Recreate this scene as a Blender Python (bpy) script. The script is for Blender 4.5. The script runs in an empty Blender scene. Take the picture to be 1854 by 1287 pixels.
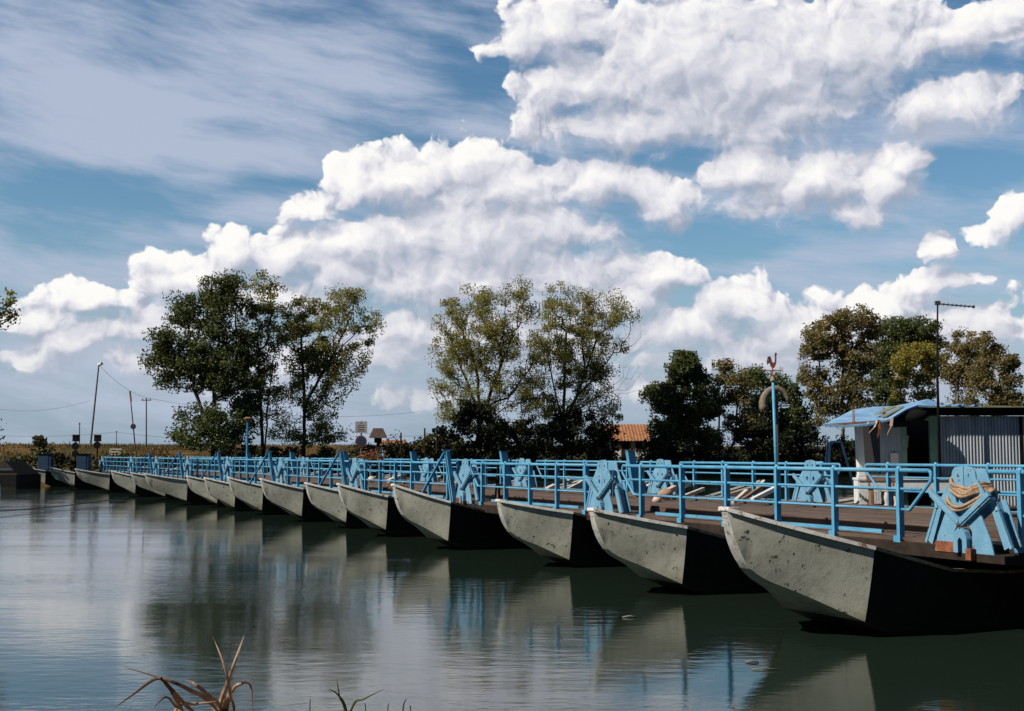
import bpy, math, random
import numpy as np
from mathutils import Vector, Matrix
from mathutils.geometry import tessellate_polygon

random.seed(7)
S = bpy.context.scene
COL = S.collection
R = math.radians

# ------------------------------------------------------------------ camera
FPX, HEYE = 2200.0, 2.5
PITCH = math.atan(178.5 / FPX)
cam = bpy.data.cameras.new('camera')
cam.sensor_width = 36.0
cam.lens = 36.0 * FPX / 1854.0
cam.clip_start = 0.2
cam.clip_end = 9000
co = bpy.data.objects.new('camera', cam)
co.location = (0, 0, HEYE)
co.rotation_euler = (math.pi / 2 + PITCH, 0, 0)
COL.objects.link(co)
S.camera = co

# ------------------------------------------------------------------ light
SUN_AZ, SUN_EL = -115.0, 42.0          # degrees from +Y (negative = left), elevation
sl = bpy.data.lights.new('sun', 'SUN')
sl.energy = 5.0
sl.angle = R(0.5)
sl.color = (1.0, 0.94, 0.84)
so = bpy.data.objects.new('sun', sl)
sd = Vector((math.sin(R(SUN_AZ)) * math.cos(R(SUN_EL)), math.cos(R(SUN_AZ)) * math.cos(R(SUN_EL)), math.sin(R(SUN_EL))))
so.rotation_euler = sd.to_track_quat('Z', 'Y').to_euler()
so.location = (-30, 0, 40)
COL.objects.link(so)

S.view_settings.view_transform = 'Standard'
S.view_settings.look = 'None'
S.view_settings.exposure = 0.0
S.view_settings.gamma = 1.0
S.view_settings.use_curve_mapping = False
S.cycles.max_bounces = 6
S.cycles.transparent_max_bounces = 6
S.cycles.caustics_reflective = False
S.cycles.caustics_refractive = False


class NT:
    """tiny helper round a node tree"""
    def __init__(self, tree):
        self.t = tree

    def n(self, typ, ins=None, **props):
        nd = self.t.nodes.new(typ)
        for k, v in props.items():
            setattr(nd, k, v)
        for k, v in (ins or {}).items():
            sock = nd.inputs[k]
            if isinstance(v, bpy.types.NodeSocket):
                self.t.links.new(v, sock)
            else:
                sock.default_value = v
        return nd

    def m(self, op, a, b=0.0, c=0.0, clamp=False):
        nd = self.n('ShaderNodeMath', operation=op, use_clamp=clamp)
        for i, v in enumerate((a, b, c)):
            if isinstance(v, bpy.types.NodeSocket):
                self.t.links.new(v, nd.inputs[i])
            else:
                nd.inputs[i].default_value = v
        return nd.outputs[0]

    def v(self, op, a, b=(0, 0, 0), c=(0, 0, 0)):
        nd = self.n('ShaderNodeVectorMath', operation=op)
        for i, v in enumerate((a, b, c)):
            if isinstance(v, bpy.types.NodeSocket):
                self.t.links.new(v, nd.inputs[i])
            else:
                nd.inputs[i].default_value = v
        return nd

    def step(self, x, lo, hi, a=0.0, b=1.0):
        nd = self.n('ShaderNodeMapRange', {'Value': x, 'From Min': lo, 'From Max': hi, 'To Min': a, 'To Max': b},
                    interpolation_type='SMOOTHSTEP')
        return nd.outputs[0]

    def mix(self, f, a, b, blend='MIX'):
        nd = self.n('ShaderNodeMix', data_type='RGBA', blend_type=blend)
        for i, v in ((0, f), (6, a), (7, b)):
            if isinstance(v, bpy.types.NodeSocket):
                self.t.links.new(v, nd.inputs[i])
            else:
                nd.inputs[i].default_value = v if not isinstance(v, tuple) or len(v) == 4 else (*v, 1)
        return nd.outputs[2]


# sky: cumulus banks as (azimuth, elevation, half width, half height, weight) in degrees
CLOUDS = [
    (-2.30, 13.50, 2.86, 1.56, 1.00),
    (-5.46, 12.69, 2.86, 1.69, 1.00),
    (-7.54, 12.39, 1.56, 1.30, 0.90),
    (-9.59, 11.44, 1.43, 0.73, 0.80),
    (-0.71, 12.24, 4.69, 2.08, 1.10),
    (4.04, 12.72, 3.91, 1.69, 1.00),
    (7.17, 11.89, 2.47, 1.56, 1.00),
    (0.87, 10.70, 5.21, 1.56, 1.00),
    (-4.39, 10.41, 4.17, 1.82, 1.00),
    (-12.86, 9.43, 1.95, 1.56, 1.00),
    (-10.58, 9.25, 1.82, 1.43, 1.00),
    (-15.06, 8.09, 2.86, 1.30, 1.00),
    (-8.01, 8.55, 3.65, 1.82, 1.00),
    (-19.11, 6.93, 2.34, 0.78, 0.80),
    (-12.32, 7.17, 5.73, 1.56, 0.90),
    (-20.22, 4.93, 2.34, 1.04, 0.90),
    (-17.90, 5.49, 3.12, 0.91, 0.70),
    (-21.57, 4.16, 1.82, 0.57, 0.60),
    (-3.33, 8.36, 4.17, 1.30, 0.80),
    (1.92, 8.63, 4.95, 1.43, 0.80),
    (-4.88, 6.01, 2.08, 1.30, 0.80),
    (-5.91, 4.45, 2.34, 1.04, 0.70),
    (-0.71, 6.81, 5.21, 1.56, 0.70),
    (6.88, 8.31, 2.47, 1.43, 1.00),
    (5.05, 7.30, 3.12, 1.82, 0.90),
    (10.45, 6.96, 2.86, 1.43, 1.00),
    (12.70, 5.89, 2.86, 1.30, 0.90),
    (17.11, 6.51, 2.60, 1.30, 1.00),
    (20.60, 5.40, 3.91, 1.30, 0.80),
    (7.88, 5.72, 4.43, 1.56, 0.90),
    (14.65, 4.58, 6.51, 1.56, 0.70),
    (1.95, 19.48, 2.86, 2.08, 1.00),
    (3.53, 17.00, 3.91, 2.34, 1.00),
    (8.55, 18.08, 6.77, 3.39, 1.10),
    (5.90, 15.46, 4.95, 1.17, 0.90),
    (14.93, 17.93, 6.77, 2.86, 1.00),
    (19.72, 15.38, 4.17, 1.56, 0.90),
    (20.99, 18.29, 3.65, 1.56, 0.80),
    (13.13, 15.64, 6.25, 1.30, 0.90),
    (11.31, 13.26, 2.73, 1.69, 1.10),
    (14.06, 12.38, 3.39, 1.69, 1.10),
    (17.25, 12.19, 1.95, 1.82, 1.10),
    (17.52, 13.39, 1.17, 0.91, 0.90),
    (12.29, 11.21, 1.82, 0.65, 0.80),
    (15.76, 10.80, 2.60, 0.91, 1.00),
    (19.31, 9.01, 0.99, 0.78, 1.00),
    (19.74, 7.76, 1.69, 0.65, 0.90),
    (22.56, 10.13, 1.56, 1.30, 1.00),
    (21.18, 9.51, 1.30, 0.65, 0.70),
    (-17.40, 4.51, 1.56, 0.57, 0.50),
    (6.58, 4.44, 1.56, 0.78, 0.50),
    (-13.49, 3.08, 5.21, 0.78, 0.40),
    (-2.03, 9.66, 6.77, 2.34, 0.90),
    (-15.26, 5.82, 4.69, 1.17, 0.70),
    (-9.50, 4.41, 4.17, 1.17, 0.60),
    (-4.34, 2.64, 3.12, 0.78, 0.50),
    (1.91, 4.73, 5.73, 1.30, 0.60),
    (5.79, 3.15, 4.17, 0.91, 0.50),
    (19.41, 3.97, 5.21, 1.17, 0.60),
    (-21.62, 5.85, 3.12, 0.78, 0.50),
    (10.92, 4.39, 5.21, 1.30, 0.70),
    (-8.03, 9.83, 3.12, 1.30, 1.00),
    (-2.02, 8.37, 9.11, 2.86, 1.00),
    (-1.23, 5.51, 9.90, 2.21, 0.80),
    (15.15, 5.32, 10.94, 2.08, 0.75),
    (11.09, 15.26, 8.59, 1.56, 0.80),
    (-17.15, 4.02, 6.77, 1.04, 0.50),
    (-1.24, 10.18, 7.55, 3.65, 1.05),
    (4.58, 15.11, 5.47, 1.43, 0.80),
    (11.59, 14.61, 5.21, 1.30, 0.75),
    (10.86, 16.99, 9.64, 3.65, 1.10),
    (14.06, 12.25, 4.95, 1.95, 1.10),
    (17.99, 12.87, 1.56, 1.56, 1.10),
    (-50, 16, 14, 5, 0.9), (48, 16, 16, 6, 1.0),
]
VEIL = [
    (-17.49, 17.95, 10.94, 2.86, 0.70),
    (-13.21, 14.90, 9.90, 2.60, 0.80),
    (-20.98, 15.02, 6.77, 2.60, 0.60),
    (-6.03, 18.18, 7.29, 2.34, 0.50),
    (-9.59, 11.06, 5.21, 1.56, 0.50),
    (-18.43, 7.95, 6.77, 1.56, 0.70),
    (-17.14, 3.52, 10.42, 2.86, 0.60),
    (-0.72, 15.28, 4.17, 1.56, 0.40),
    (14.73, 8.85, 6.77, 1.30, 0.45),
    (18.50, 14.05, 6.51, 1.30, 0.50),
    (21.34, 7.32, 5.21, 1.56, 0.40),
    (18.23, 3.50, 7.81, 2.08, 0.50),
    (-0.70, 3.17, 13.02, 2.34, 0.50),
    (-19.71, 11.54, 4.43, 1.56, -0.55),
    (-16.11, 11.03, 3.12, 1.30, -0.45),
    (-11.14, 12.39, 2.86, 0.57, -0.35),
    (-21.97, 17.02, 1.56, 0.52, -0.30),
    (-1.78, 18.02, 2.86, 2.34, -0.30),
    (10.24, 9.77, 3.91, 1.30, -0.60),
    (21.50, 12.60, 3.12, 1.82, -0.70),
    (7.97, 14.02, 1.56, 0.78, -0.50),
    (17.15, 8.25, 6.51, 0.65, -0.30),
]
world = bpy.data.worlds.new('World')
S.world = world
world.use_nodes = True
wt = world.node_tree
wt.nodes.clear()

def group(name, outs):
    gt = bpy.data.node_groups.new(name, 'ShaderNodeTree')
    gt.interface.new_socket('P', in_out='INPUT', socket_type='NodeSocketVector')
    for o_ in outs:
        gt.interface.new_socket(o_, in_out='OUTPUT', socket_type='NodeSocketFloat')
    return gt, NT(gt), gt.nodes.new('NodeGroupInput').outputs[0], gt.nodes.new('NodeGroupOutput')

gB, g, P, gout = group('cloud_banks', ['F'])
acc = None
for (a, e, ra, re, wgt) in CLOUDS:
    q = g.v('MULTIPLY_ADD', P, (1 / ra, 1 / re, 0), (-a / ra, -e / re, 0)).outputs[0]
    ln = g.v('LENGTH', q).outputs[1]
    val = g.m('MULTIPLY_ADD', ln, -wgt, wgt)
    acc = val if acc is None else g.m('SMOOTH_MAX', acc, val, 0.30)
gB.links.new(acc, gout.inputs[0])

gD, g, P, gout = group('cloud_billows', ['F'])
vo = g.n('ShaderNodeTexVoronoi', {'Vector': P, 'Scale': 0.60, 'Detail': 2.6, 'Roughness': 0.44, 'Lacunarity': 2.4},
         voronoi_dimensions='2D', feature='F1', normalize=True)
ns = g.n('ShaderNodeTexNoise', {'Vector': P, 'Scale': 0.50, 'Detail': 7.0, 'Roughness': 0.52})
gD.links.new(g.m('ADD', g.m('MULTIPLY_ADD', vo.outputs[0], -1.0, 0.34), g.m('MULTIPLY_ADD', ns.outputs[0], 1.25, -0.62)), gout.inputs[0])

W = NT(wt)
tc = W.n('ShaderNodeTexCoord')
dirn = W.v('NORMALIZE', tc.outputs['Generated']).outputs[0]
sep = W.n('ShaderNodeSeparateXYZ', {0: dirn})
az = W.m('MULTIPLY', W.m('ARCTAN2', sep.outputs[0], sep.outputs[1]), 57.2958)
el = W.m('MULTIPLY', W.m('ARCSINE', sep.outputs[2]), 57.2958)
pv = W.n('ShaderNodeCombineXYZ', {0: az, 1: el}).outputs[0]
w1 = W.n('ShaderNodeTexNoise', {'Vector': pv, 'Scale': 0.36, 'Detail': 4.0, 'Roughness': 0.55})
PW = W.v('ADD', pv, W.v('MULTIPLY_ADD', w1.outputs[1], (2.8, 2.0, 0), (-1.4, -1.0, 0)).outputs[0]).outputs[0]


def field(gt, off):
    nd = W.n('ShaderNodeGroup', node_tree=gt)
    wt.links.new(W.v('ADD', PW, off).outputs[0] if off else PW, nd.inputs[0])
    return nd.outputs[0]


A0 = field(gB, None)
A1 = field(gB, (-0.55, 0.95, 0))
D0 = field(gD, None)
D1 = field(gD, (-0.26, 0.34, 0))
F0 = W.m('ADD', A0, D0)
under = W.m('SUBTRACT', A1, A0)                     # > 0 on the far side from the sun
soft = W.step(under, -0.10, 0.20, 0.16, 0.85)
mask = W.n('ShaderNodeMapRange', {'Value': F0, 'From Min': 0.0, 'From Max': soft}, interpolation_type='SMOOTHSTEP').outputs[0]
inner = W.step(F0, 0.05, 0.75, 1.0, 0.38)
rel = W.m('MULTIPLY', W.m('SUBTRACT', D0, D1), inner)
litv = W.m('ADD', W.m('MULTIPLY_ADD', under, -0.70, 0.46), W.m('MULTIPLY', rel, 1.6), clamp=True)
lit = W.step(litv, 0.0, 1.0)
c1 = W.n('ShaderNodeValToRGB', {0: lit})
cr = c1.color_ramp
cr.elements[0].position = 0.0; cr.elements[0].color = (0.37, 0.41, 0.50, 1)
cr.elements[1].position = 1.0; cr.elements[1].color = (0.99, 0.98, 0.95, 1)
for p_, c_ in ((0.25, (0.49, 0.52, 0.61, 1)), (0.5, (0.64, 0.65, 0.73, 1)), (0.78, (0.82, 0.81, 0.85, 1))):
    e_ = cr.elements.new(p_); e_.color = c_
lowfade = W.step(el, 0.0, 8.0, 0.5, 0.0)
c3 = W.mix(lowfade, c1.outputs[0], (0.42, 0.48, 0.56, 1))
# thin high veil
vw = W.n('ShaderNodeTexNoise', {'Vector': pv, 'Scale': 0.16, 'Detail': 3.0})
pvw = W.v('MULTIPLY_ADD', vw.outputs[1], (3.0, 1.1, 0), pv).outputs[0]
rot = W.n('ShaderNodeVectorRotate', {'Vector': pvw, 'Angle': R(9)}, rotation_type='Z_AXIS').outputs[0]
pst = W.v('MULTIPLY', rot, (0.10, 0.34, 1)).outputs[0]
vn = W.n('ShaderNodeTexNoise', {'Vector': pst, 'Scale': 0.9, 'Detail': 6.0, 'Roughness': 0.6})
vacc = None
for (a, e, ra, re, wgt) in VEIL:
    q = W.v('MULTIPLY_ADD', pvw, (1 / ra, 1 / re, 0), (-(a + 1.5) / ra, -(e + 0.55) / re, 0)).outputs[0]
    ln = W.v('LENGTH', q).outputs[1]
    val = W.m('MULTIPLY', W.step(ln, 0.25, 1.15, 1.0, 0.0), wgt)
    vacc = val if vacc is None else W.m('ADD', vacc, val)
vs = W.n('ShaderNodeTexNoise', {'Vector': W.v('MULTIPLY', rot, (0.13, 0.80, 1)).outputs[0], 'Scale': 1.0, 'Detail': 7.0, 'Roughness': 0.62})
veil = W.m('ADD', W.m('MULTIPLY', vacc, 0.60), W.m('ADD', W.m('MULTIPLY_ADD', vn.outputs[0], 1.9, -0.72), W.m('MULTIPLY_ADD', vs.outputs[0], 1.5, -0.70)))
veilm = W.m('MULTIPLY', W.step(veil, -0.05, 0.95), 0.90)

sky = W.n('ShaderNodeTexSky', sky_type='NISHITA', sun_disc=False, sun_elevation=R(SUN_EL),
          sun_rotation=R(SUN_AZ), air_density=1.0, dust_density=0.6, ozone_density=2.0)
K = 10.0                               # colours below are in picture units, the background is at 0.1
hs = W.n('ShaderNodeHueSaturation', {'Saturation': 1.15, 'Value': 0.98, 'Color': sky.outputs[0]})
skyc = W.mix(1.0, hs.outputs[0], (0.86, 1.0, 0.98, 1), 'MULTIPLY')
def up(col):
    return W.v('SCALE', col)
def scaled(col, k):
    nd = W.n('ShaderNodeVectorMath', operation='SCALE')
    wt.links.new(col, nd.inputs[0]); nd.inputs[3].default_value = k
    return nd.outputs[0]
skyc = W.mix(1.0, skyc, W.mix(W.step(el, 22.0, 55.0), (1, 1, 1, 1), (0.30, 0.34, 0.42, 1)), 'MULTIPLY')  # sky above the view darkened to weaken the fill light
skyh = W.mix(W.step(el, 0.0, 11.0, 0.92, 0.0), skyc, (2.9, 3.9, 5.0, 1))
skyh = W.mix(1.0, skyh, W.mix(W.step(sep.outputs[1], -0.35, 0.55), (0.22, 0.26, 0.34, 1), (1, 1, 1, 1)), 'MULTIPLY')  # unseen sky behind the camera darkened so camera-facing sides get less fill
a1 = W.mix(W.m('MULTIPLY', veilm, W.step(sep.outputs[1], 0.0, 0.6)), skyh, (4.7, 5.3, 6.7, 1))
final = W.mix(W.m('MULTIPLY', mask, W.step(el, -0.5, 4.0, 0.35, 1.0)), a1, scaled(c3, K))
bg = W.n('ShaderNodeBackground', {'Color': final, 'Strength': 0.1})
wo = W.n('ShaderNodeOutputWorld')
wt.links.new(bg.outputs[0], wo.inputs[0])
world.cycles.sampling_method = 'MANUAL'
world.cycles.sample_map_resolution = 512

# ------------------------------------------------------------------ frames of reference
def at(px, py, Y):
    """the point at distance Y seen where the photograph shows (px, py)"""
    dx = (px - 927) / FPX; dy = (643.5 - py) / FPX
    y = math.cos(PITCH) - dy * math.sin(PITCH); z = math.sin(PITCH) + dy * math.cos(PITCH)
    k = Y / y
    return Vector((dx * k, Y, HEYE + z * k))

N0 = Vector((7.0, 16.843, 0))                  # near deck edge where the right border cuts it
D = Vector((-0.44616, 0.89495, 0))             # along the bridge, away
O = Vector((-0.89495, -0.44616, 0))            # upstream, towards the bows
BROT = math.atan2(D.y, D.x)
DECK = 1.23
WID = 6.8
def bp(t, s, z=0.0):
    v = N0 + D * t + O * s
    return Vector((v.x, v.y, z))

# ------------------------------------------------------------------ object helpers
def tag(o, label=None, cat=None, group=None, kind=None):
    if label: o['label'] = label
    if cat: o['category'] = cat
    if group: o['group'] = group
    if kind: o['kind'] = kind
    return o

def empty(name, loc=(0, 0, 0), rz=0.0):
    o = bpy.data.objects.new(name, None)
    o.empty_display_size = 0.2
    o.location = loc; o.rotation_euler = (0, 0, rz)
    COL.objects.link(o)
    return o

def copy_tree(o, parent=None):
    c = o.copy(); COL.objects.link(c)
    c.parent = parent
    for ch in list(o.children):
        copy_tree(ch, c)
    return c

class MB:
    def __init__(self):
        self.v = []; self.f = []
    def add(self, vs, fs):
        b = len(self.v)
        self.v += [tuple(x) for x in vs]
        self.f += [tuple(i + b for i in f) for f in fs]
        return self
    def box(self, c, s, rot=None):
        hx, hy, hz = s[0] / 2, s[1] / 2, s[2] / 2
        vs = [Vector((x, y, z)) for z in (-hz, hz) for y in (-hy, hy) for x in (-hx, hx)]
        if rot is not None: vs = [rot @ v for v in vs]
        c = Vector(c)
        return self.add([v + c for v in vs], [(0, 2, 3, 1), (4, 5, 7, 6), (0, 1, 5, 4), (2, 6, 7, 3), (0, 4, 6, 2), (1, 3, 7, 5)])
    def bar(self, a, b, w, h, roll=0.0, taper=1.0):
        """rectangular bar from a to b"""
        a, b = Vector(a), Vector(b)
        d = (b - a).normalized()
        up = Vector((0, 0, 1)) if abs(d.z) < 0.95 else Vector((0, 1, 0))
        x = d.cross(up).normalized(); y = x.cross(d).normalized()
        if roll:
            q = Matrix.Rotation(roll, 3, d); x = q @ x; y = q @ y
        vs = []
        for p, k in ((a, 1.0), (b, taper)):
            for sx, sy in ((-1, -1), (1, -1), (1, 1), (-1, 1)):
                vs.append(p + x * (w / 2 * sx * k) + y * (h / 2 * sy * k))
        return self.add(vs, [(3, 2, 1, 0), (4, 5, 6, 7), (0, 1, 5, 4), (1, 2, 6, 5), (2, 3, 7, 6), (3, 0, 4, 7)])
    def tube(self, pts, r, n=8, close=False, cap=True):
        pts = [Vector(p) for p in pts]
        rr = r if isinstance(r, (list, tuple)) else [r] * len(pts)
        base = len(self.v); m = len(pts)
        prev = None
        for i, p in enumerate(pts):
            a = pts[(i - 1) % m] if (close or i > 0) else p
            c = pts[(i + 1) % m] if (close or i < m - 1) else p
            d = (c - a).normalized()
            if prev is None:
                up = Vector((0, 0, 1)) if abs(d.z) < 0.9 else Vector((1, 0, 0))
                x = d.cross(up).normalized()
            else:
                x = (prev - d * prev.dot(d)).normalized()
            prev = x
            y = d.cross(x)
            for k in range(n):
                ang = 2 * math.pi * k / n
                self.v.append(tuple(p + (x * math.cos(ang) + y * math.sin(ang)) * rr[i]))
        segs = m if close else m - 1
        for i in range(segs):
            j = (i + 1) % m
            for k in range(n):
                k2 = (k + 1) % n
                self.f.append((base + i * n + k, base + i * n + k2, base + j * n + k2, base + j * n + k))
        if cap and not close:
            self.f.append(tuple(base + k for k in reversed(range(n))))
            self.f.append(tuple(base + (m - 1) * n + k for k in range(n)))
        return self
    def prism(self, poly, thick, plane='xz', off=0.0, holes=()):
        """flat polygon with thickness; plane xz (thickness along y) or xy or yz"""
        def tv(p, q):
            if plane == 'xz': return (p[0], q, p[1])
            if plane == 'xy': return (p[0], p[1], q)
            return (q, p[0], p[1])
        loops = [list(poly)] + [list(h) for h in holes]
        flat = [p for l in loops for p in l]
        tris = tessellate_polygon([[Vector((p[0], p[1], 0)) for p in l] for l in loops])
        nn = len(flat)
        vs = [tv(p, off - thick / 2) for p in flat] + [tv(p, off + thick / 2) for p in flat]
        fs = [tuple(t) for t in tris] + [tuple(i + nn for i in reversed(t)) for t in tris]
        b = 0
        for l in loops:
            m = len(l)
            for i in range(m):
                j = (i + 1) % m
                fs.append((b + i, b + j, nn + b + j, nn + b + i))
            b += m
        return self.add(vs, fs)
    def lathe(self, prof, c=(0, 0, 0), n=16):
        """prof = [(r, z)]"""
        base = len(self.v); c = Vector(c)
        for r, z in prof:
            for k in range(n):
                a = 2 * math.pi * k / n
                self.v.append((c.x + r * math.cos(a), c.y + r * math.sin(a), c.z + z))
        for i in range(len(prof) - 1):
            for k in range(n):
                k2 = (k + 1) % n
                self.f.append((base + i * n + k, base + i * n + k2, base + (i + 1) * n + k2, base + (i + 1) * n + k))
        self.f.append(tuple(base + k for k in reversed(range(n))))
        self.f.append(tuple(base + (len(prof) - 1) * n + k for k in range(n)))
        return self
    def build(self, name, mat, parent=None, smooth=False, bevel=0.0):
        me = bpy.data.meshes.new(name)
        me.from_pydata(self.v, [], self.f)
        me.validate(); me.update()
        import bmesh
        bm = bmesh.new(); bm.from_mesh(me)
        bmesh.ops.recalc_face_normals(bm, faces=bm.faces)
        bm.to_mesh(me); bm.free()
        if smooth:
            me.polygons.foreach_set('use_smooth', [True] * len(me.polygons))
        me.materials.append(mat)
        o = bpy.data.objects.new(name, me)
        COL.objects.link(o)
        if parent: o.parent = parent
        if bevel:
            b = o.modifiers.new('bevel', 'BEVEL'); b.width = bevel; b.segments = 2; b.limit_method = 'ANGLE'
        return o

# ------------------------------------------------------------------ materials
def mat(name, rough=0.6, spec=0.5, metal=0.0):
    m = bpy.data.materials.new(name); m.use_nodes = True
    t = m.node_tree; b = t.nodes['Principled BSDF']
    b.inputs['Roughness'].default_value = rough
    b.inputs['Specular IOR Level'].default_value = spec
    b.inputs['Metallic'].default_value = metal
    return m, NT(t), b

def objcoord(n):
    return n.n('ShaderNodeTexCoord').outputs['Object']

def varied(name, base, other, scale=3.0, rough=0.6, stain=None, stain_scale=6.0, stain_lo=0.62, stain_hi=0.72, bump=0.0, bscale=30.0, spec=0.4):
    m, n, b = mat(name, rough, spec)
    oc = objcoord(n)
    oi = n.n('ShaderNodeObjectInfo')
    vec = n.v('ADD', oc, n.v('SCALE', oi.outputs['Location']).outputs[0]).outputs[0]
    n1 = n.n('ShaderNodeTexNoise', {'Vector': vec, 'Scale': scale, 'Detail': 6.0, 'Roughness': 0.6})
    c = n.mix(n.step(n1.outputs[0], 0.35, 0.65), base, other)
    if stain:
        n2 = n.n('ShaderNodeTexNoise', {'Vector': vec, 'Scale': stain_scale, 'Detail': 8.0, 'Roughness': 0.65})
        c = n.mix(n.step(n2.outputs[0], stain_lo, stain_hi), c, stain)
    n.t.links.new(c, b.inputs['Base Color'])
    if bump:
        n3 = n.n('ShaderNodeTexNoise', {'Vector': vec, 'Scale': bscale, 'Detail': 4.0})
        bp_ = n.n('ShaderNodeBump', {'Strength': bump, 'Distance': 0.02, 'Height': n3.outputs[0]})
        n.t.links.new(bp_.outputs[0], b.inputs['Normal'])
    return m

M = {}
M['blue'] = varied('blue_paint', (0.075, 0.30, 0.49), (0.12, 0.38, 0.56), 2.5, 0.5, (0.12, 0.06, 0.035), 8.0, 0.62, 0.68, 0.3)
M['blue_plate'] = varied('blue_plate_paint', (0.13, 0.31, 0.45), (0.19, 0.38, 0.52), 3.0, 0.55, (0.14, 0.075, 0.045), 6.0, 0.60, 0.67, 0.3)
M['blue_dark'] = varied('deep_and_shaded_blue', (0.035, 0.17, 0.33), (0.05, 0.22, 0.40), 2.0, 0.5, (0.10, 0.06, 0.04), 5.0, 0.68, 0.74, 0.1)  # deep blue; on post struts a darker copy of the blue standing for shade
M['dull_red'] = varied('dull_red', (0.13, 0.03, 0.022), (0.09, 0.022, 0.018), 4.0, 0.7)
M['stem'] = varied('sunlit_stem_paint', (0.38, 0.37, 0.34), (0.55, 0.54, 0.50), 6.0, 0.6, (0.16, 0.13, 0.08), 9.0, 0.55, 0.66, 0.2)  # pale tone stands for sun on the stem, with real stains
M['navy'] = varied('navy_paint', (0.006, 0.030, 0.075), (0.010, 0.045, 0.10), 2.0, 0.75)
M['rust'] = varied('rust', (0.30, 0.10, 0.04), (0.11, 0.04, 0.025), 6.0, 0.85, (0.22, 0.28, 0.32), 5.0, 0.58, 0.64, 0.4)
M['tar'] = varied('tarred_hull', (0.006, 0.006, 0.007), (0.011, 0.010, 0.009), 4.0, 0.75, (0.022, 0.022, 0.02), 14.0, 0.64, 0.70, 0.1, spec=0.15)
M['dark_timber'] = varied('dark_timber', (0.022, 0.016, 0.012), (0.04, 0.028, 0.02), 5.0, 0.9, None, bump=0.3, spec=0.2)
M['pale_rim'] = varied('pale_rim', (0.55, 0.53, 0.50), (0.72, 0.70, 0.66), 5.0, 0.6, (0.24, 0.15, 0.08), 9.0, 0.56, 0.66, 0.2)
M['rusty_rim'] = varied('rusty_rim', (0.40, 0.31, 0.17), (0.22, 0.14, 0.08), 6.0, 0.7, (0.05, 0.03, 0.02), 9.0, 0.58, 0.66, 0.3)
M['white'] = varied('white_paint', (0.66, 0.66, 0.63), (0.80, 0.80, 0.77), 3.0, 0.6, (0.32, 0.28, 0.22), 7.0, 0.62, 0.7, 0.1)
M['black'] = varied('black_metal', (0.006, 0.006, 0.007), (0.012, 0.012, 0.011), 4.0, 0.8, spec=0.08)
M['iron'] = varied('dull_iron', (0.05, 0.05, 0.05), (0.09, 0.08, 0.075), 4.0, 0.6)
M['grey_pole'] = varied('grey_pole', (0.13, 0.13, 0.12), (0.20, 0.19, 0.17), 4.0, 0.7)
M['rope'] = varied('tan_rope', (0.30, 0.19, 0.115), (0.44, 0.30, 0.19), 20.0, 0.9, None, bump=0.5, bscale=60)
M['pale_wood'] = varied('bleached_wood', (0.50, 0.42, 0.34), (0.66, 0.58, 0.50), 6.0, 0.8, (0.22, 0.12, 0.06), 5.0, 0.6, 0.7, 0.2)
M['brown_wood'] = varied('brown_wood', (0.20, 0.11, 0.06), (0.30, 0.17, 0.10), 7.0, 0.8, None, bump=0.2)
M['dark_wood'] = varied('dark_wood', (0.05, 0.03, 0.022), (0.09, 0.055, 0.04), 7.0, 0.8)
M['pink'] = varied('faded_pink', (0.55, 0.36, 0.30), (0.66, 0.48, 0.40), 6.0, 0.7, (0.3, 0.18, 0.1), 6.0, 0.58, 0.68)
M['red'] = varied('red_paint', (0.42, 0.05, 0.03), (0.34, 0.04, 0.025), 4.0, 0.5)
M['green_frame'] = varied('pale_green_paint', (0.20, 0.36, 0.24), (0.27, 0.44, 0.31), 5.0, 0.6, (0.30, 0.32, 0.26), 8.0, 0.6, 0.7)
M['blue_roof'] = varied('blue_roof', (0.14, 0.30, 0.52), (0.24, 0.42, 0.62), 1.5, 0.5, (0.34, 0.50, 0.66), 3.0, 0.6, 0.75)
M['moss_roof'] = varied('mossy_board', (0.16, 0.17, 0.10), (0.24, 0.24, 0.16), 5.0, 0.8)
M['tile'] = varied('orange_tiles', (0.30, 0.115, 0.045), (0.40, 0.18, 0.08), 1.6, 0.85, (0.12, 0.08, 0.05), 3.0, 0.5, 0.66)
M['plaster'] = varied('white_plaster', (0.70, 0.67, 0.60), (0.78, 0.76, 0.70), 0.6, 0.85)
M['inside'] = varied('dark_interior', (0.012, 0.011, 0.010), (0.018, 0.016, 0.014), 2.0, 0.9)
M['bark'] = varied('bark', (0.055, 0.042, 0.030), (0.10, 0.078, 0.055), 3.0, 0.9, None, bump=0.5, bscale=12, spec=0.2)
M['bark_pale'] = varied('pale_bark', (0.14, 0.12, 0.09), (0.22, 0.19, 0.15), 3.0, 0.9, None, bump=0.5, bscale=12, spec=0.2)
M['dry_reed'] = varied('dry_reed', (0.26, 0.15, 0.085), (0.50, 0.36, 0.26), 9.0, 0.6, (0.09, 0.045, 0.022), 5.0, 0.46, 0.58)
M['green_reed'] = varied('green_reed', (0.06, 0.085, 0.03), (0.10, 0.12, 0.045), 9.0, 0.6)
M['straw'] = varied('straw', (0.15, 0.115, 0.08), (0.24, 0.19, 0.14), 9.0, 0.9, None, bump=0.6, bscale=20)
M['sign_face'] = varied('sign_face', (0.30, 0.30, 0.30), (0.36, 0.35, 0.34), 3.0, 0.6)
M['sign_blue'] = varied('sign_blue', (0.014, 0.03, 0.075), (0.02, 0.04, 0.09), 3.0, 0.5)

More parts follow.
